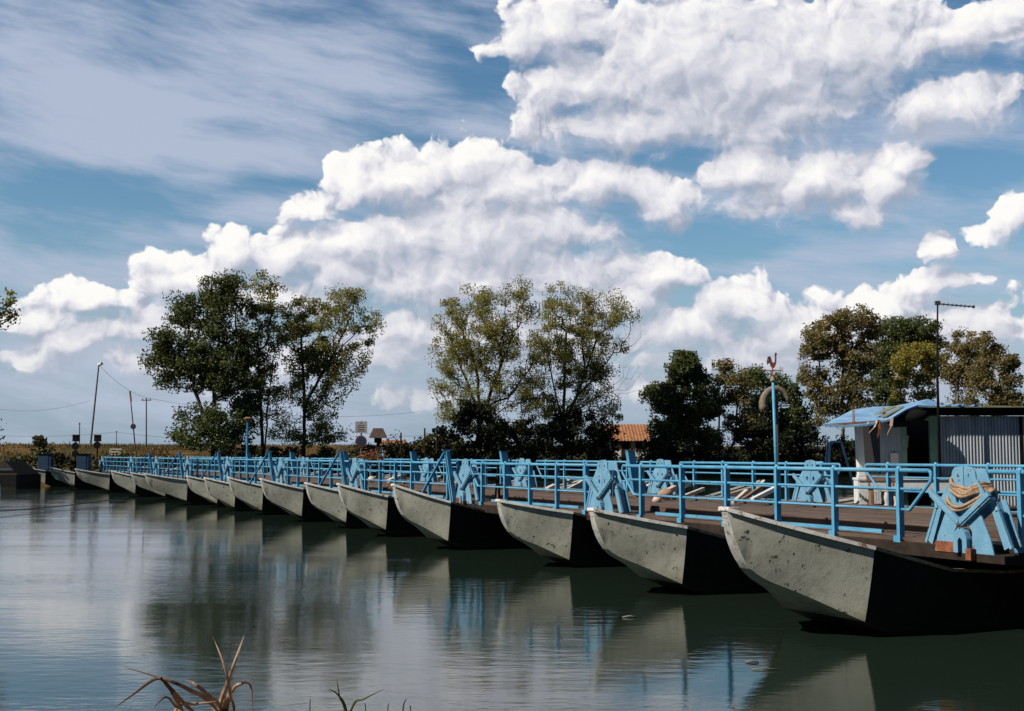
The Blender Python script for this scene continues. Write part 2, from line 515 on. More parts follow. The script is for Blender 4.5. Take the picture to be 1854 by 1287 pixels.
def hull_paint():
    m, n, b = mat('grey_hull_paint', 0.65, 0.35)
    oc = objcoord(n); oi = n.n('ShaderNodeObjectInfo')
    vec = n.v('ADD', oc, oi.outputs['Location']).outputs[0]
    z = n.n('ShaderNodeSeparateXYZ', {0: oc}).outputs[2]
    n1 = n.n('ShaderNodeTexNoise', {'Vector': vec, 'Scale': 1.6, 'Detail': 8.0, 'Roughness': 0.6})
    c = n.mix(n.step(n1.outputs[0], 0.3, 0.7), (0.38, 0.375, 0.32), (0.52, 0.51, 0.445))
    # run-off streaks
    st = n.n('ShaderNodeTexNoise', {'Vector': n.v('MULTIPLY', vec, (9, 9, 0.7)).outputs[0], 'Scale': 1.0, 'Detail': 4.0})
    c = n.mix(n.m('MULTIPLY', n.step(st.outputs[0], 0.5, 0.8), 0.22), c, (0.09, 0.09, 0.075))
    c = n.mix(1.0, c, n.mix(oi.outputs['Random'], (0.80, 0.82, 0.80), (1.12, 1.10, 1.04)), 'MULTIPLY')
    # chipped paint
    n2 = n.n('ShaderNodeTexNoise', {'Vector': vec, 'Scale': 7.0, 'Detail': 9.0, 'Roughness': 0.7})
    c = n.mix(n.step(n2.outputs[0], 0.60, 0.635), c, (0.035, 0.04, 0.04))
    n5 = n.n('ShaderNodeTexNoise', {'Vector': vec, 'Scale': 2.6, 'Detail': 10.0, 'Roughness': 0.75})
    c = n.mix(n.m('MULTIPLY', n.step(n5.outputs[0], 0.5, 0.7), 0.45), c, (0.15, 0.15, 0.11))
    n4 = n.n('ShaderNodeTexNoise', {'Vector': vec, 'Scale': 22.0, 'Detail': 5.0, 'Roughness': 0.7})
    c = n.mix(n.m('MULTIPLY', n.step(n4.outputs[0], 0.58, 0.7), 0.4), c, (0.08, 0.085, 0.08))
    # algae along the chine
    al = n.m('ADD', z, n.m('MULTIPLY', n1.outputs[0], 0.7))
    c = n.mix(n.m('MULTIPLY', n.step(al, 0.50, 1.0, 1.0, 0.0), 0.6), c, (0.12, 0.125, 0.045))
    n.t.links.new(c, b.inputs['Base Color'])
    bu = n.n('ShaderNodeBump', {'Strength': 0.35, 'Distance': 0.02, 'Height': n2.outputs[0]})
    n.t.links.new(bu.outputs[0], b.inputs['Normal'])
    return m
M['hull'] = hull_paint()
def tar_paint():
    m, n, b = mat('tarred_hull', 0.7, 0.18)
    oc = objcoord(n); oi = n.n('ShaderNodeObjectInfo')
    vec = n.v('ADD', oc, oi.outputs['Location']).outputs[0]
    z = n.n('ShaderNodeSeparateXYZ', {0: oc}).outputs[2]
    n1 = n.n('ShaderNodeTexNoise', {'Vector': vec, 'Scale': 3.0, 'Detail': 8.0, 'Roughness': 0.65})
    c = n.mix(n.step(n1.outputs[0], 0.4, 0.7), (0.005, 0.005, 0.006), (0.014, 0.012, 0.010))
    al = n.m('ADD', z, n.m('MULTIPLY', n1.outputs[0], 0.25))
    c = n.mix(n.m('MULTIPLY', n.step(al, 0.16, 0.34, 1.0, 0.0), 0.8), c, (0.022, 0.026, 0.012))
    n.t.links.new(c, b.inputs['Base Color'])
    return m
M['tar'] = tar_paint()

def planks_mat():
    m, n, b = mat('deck_planks', 0.8, 0.25)
    oc = objcoord(n); oi = n.n('ShaderNodeObjectInfo')
    vec = n.v('ADD', oc, oi.outputs['Location']).outputs[0]
    gr = n.n('ShaderNodeTexNoise', {'Vector': n.v('MULTIPLY', vec, (0.8, 14, 4)).outputs[0], 'Scale': 1.0, 'Detail': 7.0, 'Roughness': 0.65})
    ge = n.n('ShaderNodeNewGeometry')
    c = n.mix(n.step(gr.outputs[0], 0.3, 0.7), (0.060, 0.036, 0.026), (0.15, 0.10, 0.074))
    c = n.mix(n.m('MULTIPLY', ge.outputs['Random Per Island'], 0.55), c, (0.17, 0.125, 0.095))
    n2 = n.n('ShaderNodeTexNoise', {'Vector': vec, 'Scale': 1.3, 'Detail': 5.0})
    c = n.mix(n.m('MULTIPLY', n.step(n2.outputs[0], 0.5, 0.7), 0.5), c, (0.06, 0.035, 0.024))
    n.t.links.new(c, b.inputs['Base Color'])
    bu = n.n('ShaderNodeBump', {'Strength': 0.5, 'Distance': 0.01, 'Height': gr.outputs[0]})
    n.t.links.new(bu.outputs[0], b.inputs['Normal'])
    return m
M['planks'] = planks_mat()

def corrugated():
    m, n, b = mat('corrugated_sheet', 0.5, 0.4, 0.1)
    oc = objcoord(n)
    n1 = n.n('ShaderNodeTexNoise', {'Vector': n.v('MULTIPLY', oc, (3, 3, 0.5)).outputs[0], 'Scale': 1.5, 'Detail': 6.0})
    c = n.mix(n.step(n1.outputs[0], 0.3, 0.7), (0.30, 0.33, 0.36), (0.46, 0.49, 0.52))
    n2 = n.n('ShaderNodeTexNoise', {'Vector': oc, 'Scale': 3.0, 'Detail': 8.0, 'Roughness': 0.7})
    c = n.mix(n.step(n2.outputs[0], 0.62, 0.72), c, (0.13, 0.12, 0.11))
    n.t.links.new(c, b.inputs['Base Color'])
    return m
M['sheet'] = corrugated()

def leaf_mat(name, dark, lightc, warm, trans=0.32):
    m, n, b = mat(name, 0.55, 0.3)
    ge = n.n('ShaderNodeNewGeometry')
    tcn = objcoord(n)
    r = ge.outputs['Random Per Island']
    c = n.mix(r, dark, lightc)
    n1 = n.n('ShaderNodeTexNoise', {'Vector': tcn, 'Scale': 0.35, 'Detail': 3.0})
    c = n.mix(n.m('MULTIPLY', n.step(n1.outputs[0], 0.5, 0.7), 0.7), c, warm)
    n.t.links.new(c, b.inputs['Base Color'])
    tr = n.n('ShaderNodeBsdfTranslucent', {'Color': n.mix(0.5, c, lightc)})
    ms = n.n('ShaderNodeMixShader', {0: trans, 1: b.outputs[0], 2: tr.outputs[0]})
    out = [x for x in n.t.nodes if x.type == 'OUTPUT_MATERIAL'][0]
    n.t.links.new(ms.outputs[0], out.inputs[0])
    return m
LEAF = {
    'dark': leaf_mat('dark_leaves', (0.042, 0.060, 0.018), (0.15, 0.18, 0.054), (0.15, 0.15, 0.045)),
    'olive': leaf_mat('olive_leaves', (0.14, 0.142, 0.038), (0.40, 0.37, 0.11), (0.30, 0.24, 0.075), 0.5),
    'brown': leaf_mat('bronze_leaves', (0.11, 0.098, 0.036), (0.30, 0.245, 0.095), (0.27, 0.18, 0.08)),
    'yellow': leaf_mat('yellow_leaves', (0.18, 0.16, 0.028), (0.42, 0.35, 0.06), (0.28, 0.22, 0.045)),
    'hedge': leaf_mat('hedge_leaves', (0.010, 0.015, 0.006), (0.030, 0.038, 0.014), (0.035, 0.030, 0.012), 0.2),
    'scrub': leaf_mat('scrub_leaves', (0.05, 0.055, 0.02), (0.15, 0.14, 0.05), (0.22, 0.14, 0.055), 0.2),
    'russet': leaf_mat('russet_leaves', (0.12, 0.05, 0.02), (0.24, 0.11, 0.05), (0.18, 0.08, 0.03), 0.1),
}

# ------------------------------------------------------------------ setting: water and land
def water_mat():
    m, n, b = mat('river_water', 0.07, 0.5)
    ge = n.n('ShaderNodeNewGeometry').outputs['Position']
    b.inputs['IOR'].default_value = 2.0
    b.inputs['Base Color'].default_value = (0.015, 0.026, 0.018, 1)
    rip = n.n('ShaderNodeTexNoise', {'Vector': n.v('MULTIPLY', ge, (0.9, 2.0, 1)).outputs[0], 'Scale': 2.4, 'Detail': 4.0, 'Roughness': 0.55})
    swell = n.n('ShaderNodeTexNoise', {'Vector': n.v('MULTIPLY', ge, (0.12, 0.5, 1)).outputs[0], 'Scale': 1.2, 'Detail': 2.0})
    patch = n.n('ShaderNodeTexNoise', {'Vector': n.v('MULTIPLY', ge, (0.05, 0.16, 1)).outputs[0], 'Scale': 1.0, 'Detail': 3.0})
    amp = n.step(patch.outputs[0], 0.42, 0.66, 0.22, 1.0)
    h = n.m('ADD', n.m('MULTIPLY', n.m('MULTIPLY', rip.outputs[0], amp), 0.011), n.m('MULTIPLY', swell.outputs[0], 0.008))
    bu = n.n('ShaderNodeBump', {'Strength': 1.0, 'Distance': 1.0, 'Height': h})
    n.t.links.new(bu.outputs[0], b.inputs['Normal'])
    return m
M['water'] = water_mat()
mb = MB(); mb.add([(-900, -200, 0), (900, -200, 0), (900, 700, 0), (-900, 700, 0)], [(0, 1, 2, 3)])
tag(mb.build('water', M['water']), kind='structure', label='calm green river water reflecting boats, trees and clouds')

def ground_mat():
    m, n, b = mat('bank_ground', 0.95, 0.1)
    ge = n.n('ShaderNodeNewGeometry').outputs['Position']
    n1 = n.n('ShaderNodeTexNoise', {'Vector': ge, 'Scale': 0.35, 'Detail': 8.0, 'Roughness': 0.65})
    n2 = n.n('ShaderNodeTexNoise', {'Vector': ge, 'Scale': 0.09, 'Detail': 4.0})
    c = n.mix(n.step(n1.outputs[0], 0.35, 0.65), (0.09, 0.058, 0.024), (0.19, 0.12, 0.048))
    c = n.mix(n.step(n2.outputs[0], 0.5, 0.62), c, (0.045, 0.048, 0.018))
    n.t.links.new(c, b.inputs['Base Color'])
    return m
M['ground'] = ground_mat()

# far bank: height as a function of the distance w behind the water's edge
B0 = bp(92.5, 0)
PROF = [(-6, -1.5), (0, -0.15), (0.6, 0.35), (2.5, 0.75), (5, 1.0), (13, 1.15), (18, 1.5), (24, 3.0), (26, 3.35), (30, 3.4), (36, 3.3), (60, 1.5), (400, 1.2), (3000, 1.0)]
def bankh(w):
    for (a, za), (b, zb) in zip(PROF, PROF[1:]):
        if w <= b: return za + (zb - za) * (w - a) / (b - a)
    return 1.0
def bank_point(u, w, z=None):
    v = B0 - O * u + D * w          # u along the bank to the right, w inland
    return Vector((v.x, v.y, bankh(w) if z is None else z))
us = [-2500, -800, -300, -150] + [-100 + 4 * i for i in range(80)] + [240, 320, 500, 900, 2500]
ws = []
for (a, _), (b, _) in zip(PROF, PROF[1:]):
    k = 3 if b - a < 12 else 2
    ws += [a + (b - a) * i / k for i in range(k)]
ws.append(3000)
mb = MB(); rng = random.Random(3)
for u in us:
    for w in ws:
        p = bank_point(u, w)
        j = 0.12 if 1 < w < 40 else (0.5 if False else 0.0)
        edge = 1.2 * math.sin(u * 0.11) + 0.6 * math.sin(u * 0.37)
        p = p + D * (edge if -1 < w < 14 else 0)
        p.z += rng.uniform(-j, j)
        mb.v.append(tuple(p))
nw = len(ws)
for i in range(len(us) - 1):
    for k in range(nw - 1):
        mb.f.append((i * nw + k, (i + 1) * nw + k, (i + 1) * nw + k + 1, i * nw + k + 1))
tag(mb.build('ground', M['ground'], smooth=True), kind='structure', label='far river bank and low levee of dry golden grass')

# near bank under the camera
mb = MB()
xs = [-60 + 3 * i for i in range(41)]
ysn = [(-40, 1.4), (-6, 1.25), (0, 0.95), (2.0, 0.8), (3.6, 0.45), (5.2, -0.1), (8, -0.8)]
for x in xs:
    for y, z in ysn:
        mb.v.append((x, y + 0.3 * math.sin(x * 0.8), z + 0.05 * math.sin(x * 2.1 + y)))
m_ = len(ysn)
for i in range(len(xs) - 1):
    for k in range(m_ - 1):
        mb.f.append((i * m_ + k, (i + 1) * m_ + k, (i + 1) * m_ + k + 1, i * m_ + k + 1))
tag(mb.build('riverside_ground', M['ground'], smooth=True), kind='structure', label='grassy near bank below the camera')

# ------------------------------------------------------------------ leaf and grass meshes (fast)
def quads_mesh(name, cent, size, mt, parent=None, nrng=None, aspect=1.0, upright=False, vary=0.5):
    nrng = nrng or np.random.default_rng(1)
    n = len(cent)
    a = nrng.normal(size=(n, 3)); a /= np.linalg.norm(a, axis=1)[:, None]
    b = nrng.normal(size=(n, 3)); b -= (a * b).sum(1)[:, None] * a
    b /= np.linalg.norm(b, axis=1)[:, None]
    s = (size * (1 + vary * (nrng.random(n) - 0.5)))[:, None]
    if upright:
        a = np.stack([nrng.normal(0, 0.25, n), nrng.normal(0, 0.25, n), np.ones(n)], 1)
        b = np.stack([np.cos(nrng.random(n) * 6.28), np.sin(nrng.random(n) * 6.28), np.zeros(n)], 1)
        hh = s * (0.6 + 0.8 * nrng.random(n))[:, None]
        wv_ = s * aspect
        v = np.stack([cent - b * wv_, cent + b * wv_, cent + a * hh + b * wv_ * 0.1, cent + a * hh - b * wv_ * 0.1], 1)
    else:
        v = np.stack([cent - a * s * 0.55, cent + b * s * 0.36 * aspect, cent + a * s * 0.55, cent - b * s * 0.36 * aspect], 1)
    me = bpy.data.meshes.new(name)
    me.vertices.add(4 * n); me.vertices.foreach_set('co', v.reshape(-1).astype(np.float32))
    me.loops.add(4 * n); me.loops.foreach_set('vertex_index', np.arange(4 * n, dtype=np.int32))
    me.polygons.add(n)
    me.polygons.foreach_set('loop_start', np.arange(0, 4 * n, 4, dtype=np.int32))
    me.update(calc_edges=True); me.validate()
    me.materials.append(mt)
    o = bpy.data.objects.new(name, me); COL.objects.link(o)
    if parent: o.parent = parent
    return o

# golden grass on the levee and bank
ng = np.random.default_rng(11)
n = 90000
u = ng.uniform(-35, 120, n); w = np.where(ng.random(n) < 0.55, ng.uniform(21, 30, n), ng.uniform(0.6, 26, n))
hz = np.interp(w, [p[0] for p in PROF], [p[1] for p in PROF])
pts = np.stack([B0.x - O.x * u + D.x * w, B0.y - O.y * u + D.y * w, hz - 0.05], 1)
gm = leaf_mat('golden_grass', (0.09, 0.06, 0.018), (0.25, 0.155, 0.045), (0.16, 0.075, 0.035), 0.25)
tall = 0.16 + 0.22 * (np.sin(u * 0.9) * np.sin(u * 0.37 + w) * 0.5 + 0.5) * ng.random(n)
tag(quads_mesh('grass', pts, tall, gm, nrng=ng, aspect=0.16, upright=True), kind='stuff', label='dry golden grass covering the far levee')
# low dark herbage on the lower slope: clumps of leaves
def herbage(u0, u1, w0, w1, ncl, per, mt, name, label, hh=0.5, seed=3):
    r_ = np.random.default_rng(seed)
    cu = r_.uniform(u0, u1, ncl); cw = r_.uniform(w0, w1, ncl); cs = r_.uniform(0.3, 1.0, ncl)
    ix = np.repeat(np.arange(ncl), per)
    uu = cu[ix] + r_.normal(0, 0.55, len(ix)) * cs[ix]; ww = cw[ix] + r_.normal(0, 0.45, len(ix)) * cs[ix]
    hz_ = np.interp(ww, [p[0] for p in PROF], [p[1] for p in PROF]) + np.abs(r_.normal(0, hh, len(ix))) * cs[ix]
    q = np.stack([B0.x - O.x * uu + D.x * ww, B0.y - O.y * uu + D.y * ww, hz_], 1)
    tag(quads_mesh(name, q, np.full(len(q), 0.24), mt, nrng=r_), kind='stuff', label=label)
herbage(-30, 30, 1.0, 20, 520, 70, LEAF['scrub'], 'herbage', 'green and russet herbage on the levee slope', 0.45, 3)
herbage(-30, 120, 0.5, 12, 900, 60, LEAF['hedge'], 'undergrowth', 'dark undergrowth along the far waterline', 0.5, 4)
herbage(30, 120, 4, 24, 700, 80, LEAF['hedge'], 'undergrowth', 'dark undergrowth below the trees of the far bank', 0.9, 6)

# ------------------------------------------------------------------ bridge: deck
def bobj(root, t, s, z=0.0, rz=0.0):
    root.location = bp(t, s, z); root.rotation_euler = (0, 0, BROT + rz)

BOUND = [-8.3, 1.15, 10.80, 18.60, 27.75, 36.9, 46.05, 55.2, 64.35, 73.5, 87.0]
ORD = ['second nearest', 'third nearest', 'fourth nearest', 'fifth nearest', 'sixth nearest', 'seventh nearest', 'eighth nearest', 'ninth nearest', 'farthest']

def make_deck(L, seed):
    rg = random.Random(seed)
    r = empty('bridge_deck')
    mb = MB(); y = 0.0
    k = 0
    while y > -WID + 0.05:
        wd = 0.27
        off = rg.uniform(-0.02, 0.02)
        z = 0.0 + rg.uniform(-0.006, 0.006)
        cut = rg.uniform(0.25, 0.75) * L
        for xa, xb in ((0.0, cut - 0.006), (cut + 0.006, L - 0.02)):
            mb.box(((xa + xb) / 2, y - wd / 2, z - 0.03), (xb - xa, wd - 0.014, 0.06))
        y -= wd; k += 1
    mb.build('planking', M['planks'], r)
    for yy in (-1.15, -WID + 1.15):
        mb = MB(); mb.box((L / 2, yy, 0.07), (L - 0.1, 0.16, 0.13)); mb.build('kerb_beam', M['planks'], r, bevel=0.01)
    for yy in (0.02, -WID - 0.02):
        mb = MB(); mb.box((L / 2, yy, -0.16), (L - 0.05, 0.12, 0.20)); mb.build('edge_beam', M['dark_timber'], r, bevel=0.01)
    for i in range(int(L / 1.5)):
        mb = MB(); mb.box((0.6 + i * 1.5, -WID / 2, -0.145), (0.16, WID - 0.2, 0.16)); mb.build('cross_beam', M['dark_timber'], r)
    return r

decks = []
for i, (a, b) in enumerate(zip(BOUND, BOUND[1:])):
    d = make_deck(b - a, 40 + i)
    bobj(d, a, 0, DECK)
    if i == 0: lab = 'plank bridge deck at the right edge of the photo, behind the roped stand'
    elif i == 1: lab = 'plank bridge deck between the roped stand and the next blue stand'
    else: lab = ORD[min(i - 1, 7)] + ' stretch of plank bridge deck' if i < 9 else 'farthest stretch of plank bridge deck by the levee'
    tag(d, lab, 'bridge deck', 'plank decks of the pontoon bridge')

# ------------------------------------------------------------------ bridge: railings
def make_rail(L, n, ends=(True, True)):
    """posts along x from 0.65 to L-0.65, slanted closing bars at the ends"""
    r = empty('railing')
    H1, H2, H3 = 1.02, 0.735, 0.42
    x0, x1 = 0.0, L
    mb = MB(); mb.tube([(x0, 0, H1), (x1, 0, H1)], 0.036, 10); mb.build('top_rail', M['blue'], r, smooth=True)
    sl = 0.42
    for h, k in ((H2, 0.42), (H3, 1.0)):
        mb = MB(); mb.tube([(x0 + sl * k, 0, h), (x1 - sl * k, 0, h)], 0.023, 8); mb.build('middle_rail', M['blue'], r, smooth=True)
    for x, sg in ((x0, 1), (x1, -1)):
        mb = MB()
        mb.tube([(x, 0, H1), (x - 0.03 * sg, 0, H1 - 0.03), (x - 0.035 * sg, 0, H1 - 0.14), (x + sg * (sl - 0.05), 0, H3 + 0.05), (x + sg * sl, 0, H3), (x + sg * (sl + .06), 0, H3)], 0.028, 8)
        mb.build('end_bar', M['blue'], r, smooth=True)
    a, b = x0 + 0.62, x1 - 0.72
    for i in range(n):
        x = a + (b - a) * i / (n - 1)
        mb = MB()
        mb.box((x, 0.0, 0.50), (0.065, 0.105, 1.10))
        mb.tube([(x, 0, 1.045), (x, 0, 1.085)], [0.05, 0.035], 8)
        mb.box((x, 0.073, -0.03), (0.14, 0.03, 0.10))
        mb.build('post', M['blue'], r, bevel=0.004)
    mb = MB(); mb.box(((a + b) / 2, -0.06, 0.06), (b - a - 0.9, 0.05, 0.055)); mb.build('toe_rail', M['blue'], r)
    return r

def rail_len(i): return BOUND[i + 1] - BOUND[i] - 0.95
protos = {}
for side in (0, 1):
    for i in range(len(BOUND) - 1):
        L = rail_len(i); n = 8 if L > 10 else (6 if L > 7.5 else 5)
        key = round(L, 1)
        if key in protos: r = copy_tree(protos[key])
        else:
            r = make_rail(L, n); protos[key] = r
        bobj(r, BOUND[i] + 0.50, 0.0 if side == 0 else -WID, DECK)
        where = 'river side nearest the boat bows' if side == 0 else 'far side of the bridge deck'
        if side == 0:
            lab = ['blue railing cut by the right border, beside the roped stand',
                   'blue railing with six posts ending left of the roped stand'][i] if i < 2 else \
                  'blue bow-side railing, %s of its row' % ORD[min(i - 1, 7)].replace(' nearest', ' from the right').replace('farthest', 'last')
        else:
            lab = ['blue far-side railing behind the roped stand, in front of the corrugated wall',
                   'blue far-side railing in front of the shed and the vane pole'][i] if i < 2 else \
                  'blue far-side railing, %s of its row' % ORD[min(i - 1, 7)].replace(' nearest', ' from the right').replace('farthest', 'last')
        if i == 9: lab = lab.replace('ninth from the right', 'leftmost').replace('eighth from the right', 'leftmost')
        tag(r, lab, 'railing', 'blue railings along the ' + ('bow side' if side == 0 else 'far side'))

# ------------------------------------------------------------------ anchor stands (plate A-frames)
def ngon(cx, cz, r, n=14, sx=1.0):
    return [(cx + sx * r * math.cos(2 * math.pi * k / n), cz + r * math.sin(2 * math.pi * k / n)) for k in range(n)]

def make_stand(rich=False):
    r = empty('anchor_stand')
    # two gusset halves, the seam between them
    for sg in (-1, 1):
        mb = MB()
        poly = [(0.006, 0.30), (0.50, 0.60), (0.53, 0.68), (0.27, 0.96), (0.26, 1.06), (0.20, 1.12), (0.006, 1.14)]
        poly = [(sg * x, z) for x, z in poly]
        holes = [ngon(sg * 0.12, 1.0, 0.030, 10), ngon(sg * 0.15, 0.66, 0.060, 12, 0.8)]
        mb.prism(poly, 0.02, 'xz', 0.13, holes)
        mb.build('gusset_plate', M['blue_plate'], r)
    mb = MB(); mb.prism([(-0.5, 0.6), (0, 0.3), (0.5, 0.6), (0.26, 0.95), (0.2, 1.10), (-0.2, 1.10), (-0.26, 0.95)], 0.02, 'xz', -0.13); mb.build('back_plate', M['blue_plate'], r)
    for sg in (-1, 1):
        mb = MB()                                   # outer inclined channel
        for yy in (-0.12, 0.10):
            mb.bar((sg * 0.56, yy, 0.66), (sg * 0.86, yy, 0.0), 0.022, 0.12)
        mb.bar((sg * 0.515, 0, 0.63), (sg * 0.81, 0, 0.0), 0.20, 0.02)
        mb.build('leg', M['blue_plate'], r)
        mb = MB()                                   # skirt plate
        poly = [(sg * 0.06, 0.36), (sg * 0.16, 0.40), (sg * 0.34, 0.50), (sg * 0.42, 0.42), (sg * 0.60, 0.10), (sg * 0.66, -0.10), (sg * 0.20, -0.10), (sg * 0.20, 0.20), (sg * 0.12, 0.30)]
        mb.prism(poly, 0.02, 'xz', 0.17); mb.build('skirt_plate', M['blue_plate'], r)
        mb = MB()
        mb.bar((sg * 0.66, 0.24, 0.76), (sg * 0.01, 0.24, 0.34), 0.05, 0.075)
        mb.bar((sg * 0.68, 0.20, 0.70), (sg * 0.01, 0.20, 0.27), 0.10, 0.012)
        mb.build('brace', M['blue_plate'], r)
        mb = MB()
        mb.bar((sg * 0.68, 0.10, 0.54), (sg * 0.95, 0.10, 0.0), 0.045, 0.05)
        mb.tube([(sg * 0.68, 0.10, 0.52), (sg * 0.665, 0.10, 0.62)], [0.045, 0.02], 8)
        mb.build('stay', M['blue_plate'], r)
    mb = MB()
    arch2 = [(-0.15, -0.1), (-0.15, 0.10), (-0.11, 0.20), (-0.04, 0.25), (0.04, 0.25), (0.11, 0.20), (0.15, 0.10), (0.15, -0.1), (0.05, -0.1), (0.05, 0.08), (0.0, 0.12), (-0.05, 0.08), (-0.05, -0.1)]
    mb.prism(arch2, 0.10, 'xz', 0.20); mb.build('pedestal', M['blue_plate'], r)
    mb = MB(); mb.tube([(0, 0.12, 0.30), (0, 0.28, 0.30)], 0.035, 10); mb.build('pin', M['iron'], r, smooth=True)
    mb = MB(); mb.box((0.42, 0.186, -0.035), (0.42, 0.015, 0.15)); mb.build('rusty_edge', M['rust'], r)
    mb = MB(); mb.box((-0.22, 0.24, -0.11), (0.12, 0.10, 0.16)); mb.build('shoe', M['rust'], r, bevel=0.005)
    mb = MB(); mb.box((0, 0, -0.16), (1.75, 0.36, 0.12)); mb.build('sill_beam', M['dark_timber'], r, bevel=0.01)
    return r

st = make_stand()
bobj(st, 0.54, 0.34, DECK)
tag(st, 'large pale blue plate stand draped with tan rope, right of the photo', 'anchor stand', 'blue plate stands on the bow side')
st.scale = (0.80, 1.0, 0.97)
SL = ['blue plate stand with two round holes behind the second boat bow',
      'pale blue stand right beside the nearest tall leaning post',
      'pale blue stand beside the second tall leaning post from the right',
      'blue stand beside the third tall leaning post from the right',
      'blue stand beside the fourth tall leaning post from the right',
      'blue stand beside the fifth tall leaning post from the right',
      'small blue stand left of the fifth tall leaning post',
      'small blue stand second from the far end of the bow side',
      'farthest small blue stand on the bow side']
for i, b in enumerate(BOUND[2:]):
    c = copy_tree(st)
    bobj(c, b - (0.15 if i else 0.0), -0.08 if i else 0.12, DECK + 0.04)
    tag(c, SL[i], 'anchor stand', 'blue plate stands on the bow side')
FL = ['blue plate stand on the far side right behind the roped stand',
      'blue far-side stand with cross braces left of the shed',
      'blue far-side stand beside the nearest far-side post',
      'blue far-side stand beside the second far-side post',
      'blue far-side stand beside the third far-side post',
      'blue far-side stand beside the fourth far-side post',
      'blue far-side stand beside the fifth far-side post',
      'third last blue stand on the far side', 'second last blue stand on the far side', 'last blue stand on the far side']
for i, b in enumerate(BOUND[1:]):
    if i == 0: continue
    c = copy_tree(st)
    bobj(c, b + (1.3 if i == 1 else 0.2), -WID + 0.15 if i != 1 else -WID + 0.1, DECK + 0.02)
    tag(c, FL[i], 'anchor stand', 'blue plate stands on the far side')

def make_mast(lit=True):
    r = empty('leaning_post')
    mt = M['blue'] if lit else M['blue_dark']  # the unlit variant swaps in the darker blue as painted shade
    mb = MB(); mb.bar((0, 0.0, -0.1), (0.0, 0.22, 1.36), 0.20, 0.13, taper=0.85); mb.build('post', mt, r, bevel=0.008)
    mb = MB(); mb.bar((0, 0.30, 1.30), (0.0, 1.02, 0.08), 0.07, 0.06); mb.build('strut', M['blue_dark'], r)  # strut's shade is put into its darker blue
    mb = MB(); mb.box((0, 0.20, 1.375), (0.12, 0.30, 0.03)); mb.build('cap', M['blue_dark'], r, bevel=0.004)
    mb = MB()
    mb.box((0.0, -0.13, 0.5), (0.08, 0.07, 1.0)); mb.box((0, -0.02, 0.82), (0.06, 0.25, 0.06)); mb.build('guide', mt, r)
    return r
ms = None
ML = ['nearest tall leaning blue post with a diagonal strut', 'second tall leaning blue post with a strut from the right', 'third tall leaning blue post from the right',
      'fourth tall leaning dark blue post from the right', 'fifth tall leaning dark blue post from the right', 'sixth tall leaning dark blue post, above the sternmost bows',
      'seventh tall leaning dark blue post, near the levee']
for i, b in enumerate(BOUND[3:9]):
    if ms is None: ms = make_mast(); c = ms
    else: c = copy_tree(ms)
    bobj(c, b + 0.45, 0.12, DECK)
    tag(c, ML[i], 'leaning post', 'tall leaning posts on the bow side')
FM = ['nearest far-side blue post, above the two-hole stand', 'second far-side blue post from the right', 'third far-side blue post from the right',
      'fourth far-side blue post from the right', 'fifth far-side blue post from the right', 'sixth far-side blue post from the right']
fm = None
for i, t in enumerate([20.4, 29.4, 38.5, 47.8, 57.4, 67.5]):
    if fm is None:
        fm = empty('far_post')
        mb = MB(); mb.bar((0, 0.0, -0.1), (0.0, 0.24, 1.36), 0.16, 0.26); mb.build('post', M['blue'], fm, bevel=0.008)
        mb = MB(); mb.bar((0, -0.45, 0.0), (0.0, 0.10, 0.95), 0.07, 0.07); mb.build('strut', M['blue'], fm)
        mb = MB(); mb.box((0, 0.22, 1.37), (0.18, 0.3, 0.03)); mb.build('cap', M['blue_dark'], fm)
        c = fm
    else: c = copy_tree(fm)
    bobj(c, t, -WID + 0.1, DECK)
    tag(c, FM[i], 'post', 'leaning posts on the far side')

# rope coiled round the near stand
def rope_loop(z0, sag, ra, ph, r_, zl=0.0):
    pts = []
    for k in range(34):
        a = 2 * math.pi * k / 34
        x = ra * math.cos(a); front = math.sin(a) > 0
        y = 0.20 + 0.025 * math.sin(3 * a + ph) if front else -0.20
        c = max(-1, min(1, x / ra))
        y = y * (1 - abs(c) ** 6)
        z = z0 - (sag if front else sag * 0.25) * (1 - c * c) + zl * c + 0.012 * math.sin(5 * a + ph)
        pts.append((x, y, z))
    rp.tube(pts, r_, 8, close=True)
rp = MB()
rope_loop(0.94, 0.12, 0.33, 0.0, 0.026, 0.05)
rope_loop(0.90, 0.12, 0.36, 1.0, 0.028, 0.05)
rope_loop(0.86, 0.11, 0.38, 2.0, 0.028, 0.04)
rope_loop(0.82, 0.11, 0.41, 2.6, 0.026, 0.02)
rope_loop(0.76, 0.20, 0.47, 4.0, 0.026, -0.04)
rope_loop(0.73, 0.22, 0.50, 5.0, 0.022, -0.06)
ro = rp.build('mooring_rope', M['rope'], smooth=True)
bobj(ro, 0.54, 0.34, DECK)
ro.scale = (0.80, 1.0, 0.97)
tag(ro, 'thick tan rope looped around the large blue stand', 'rope')

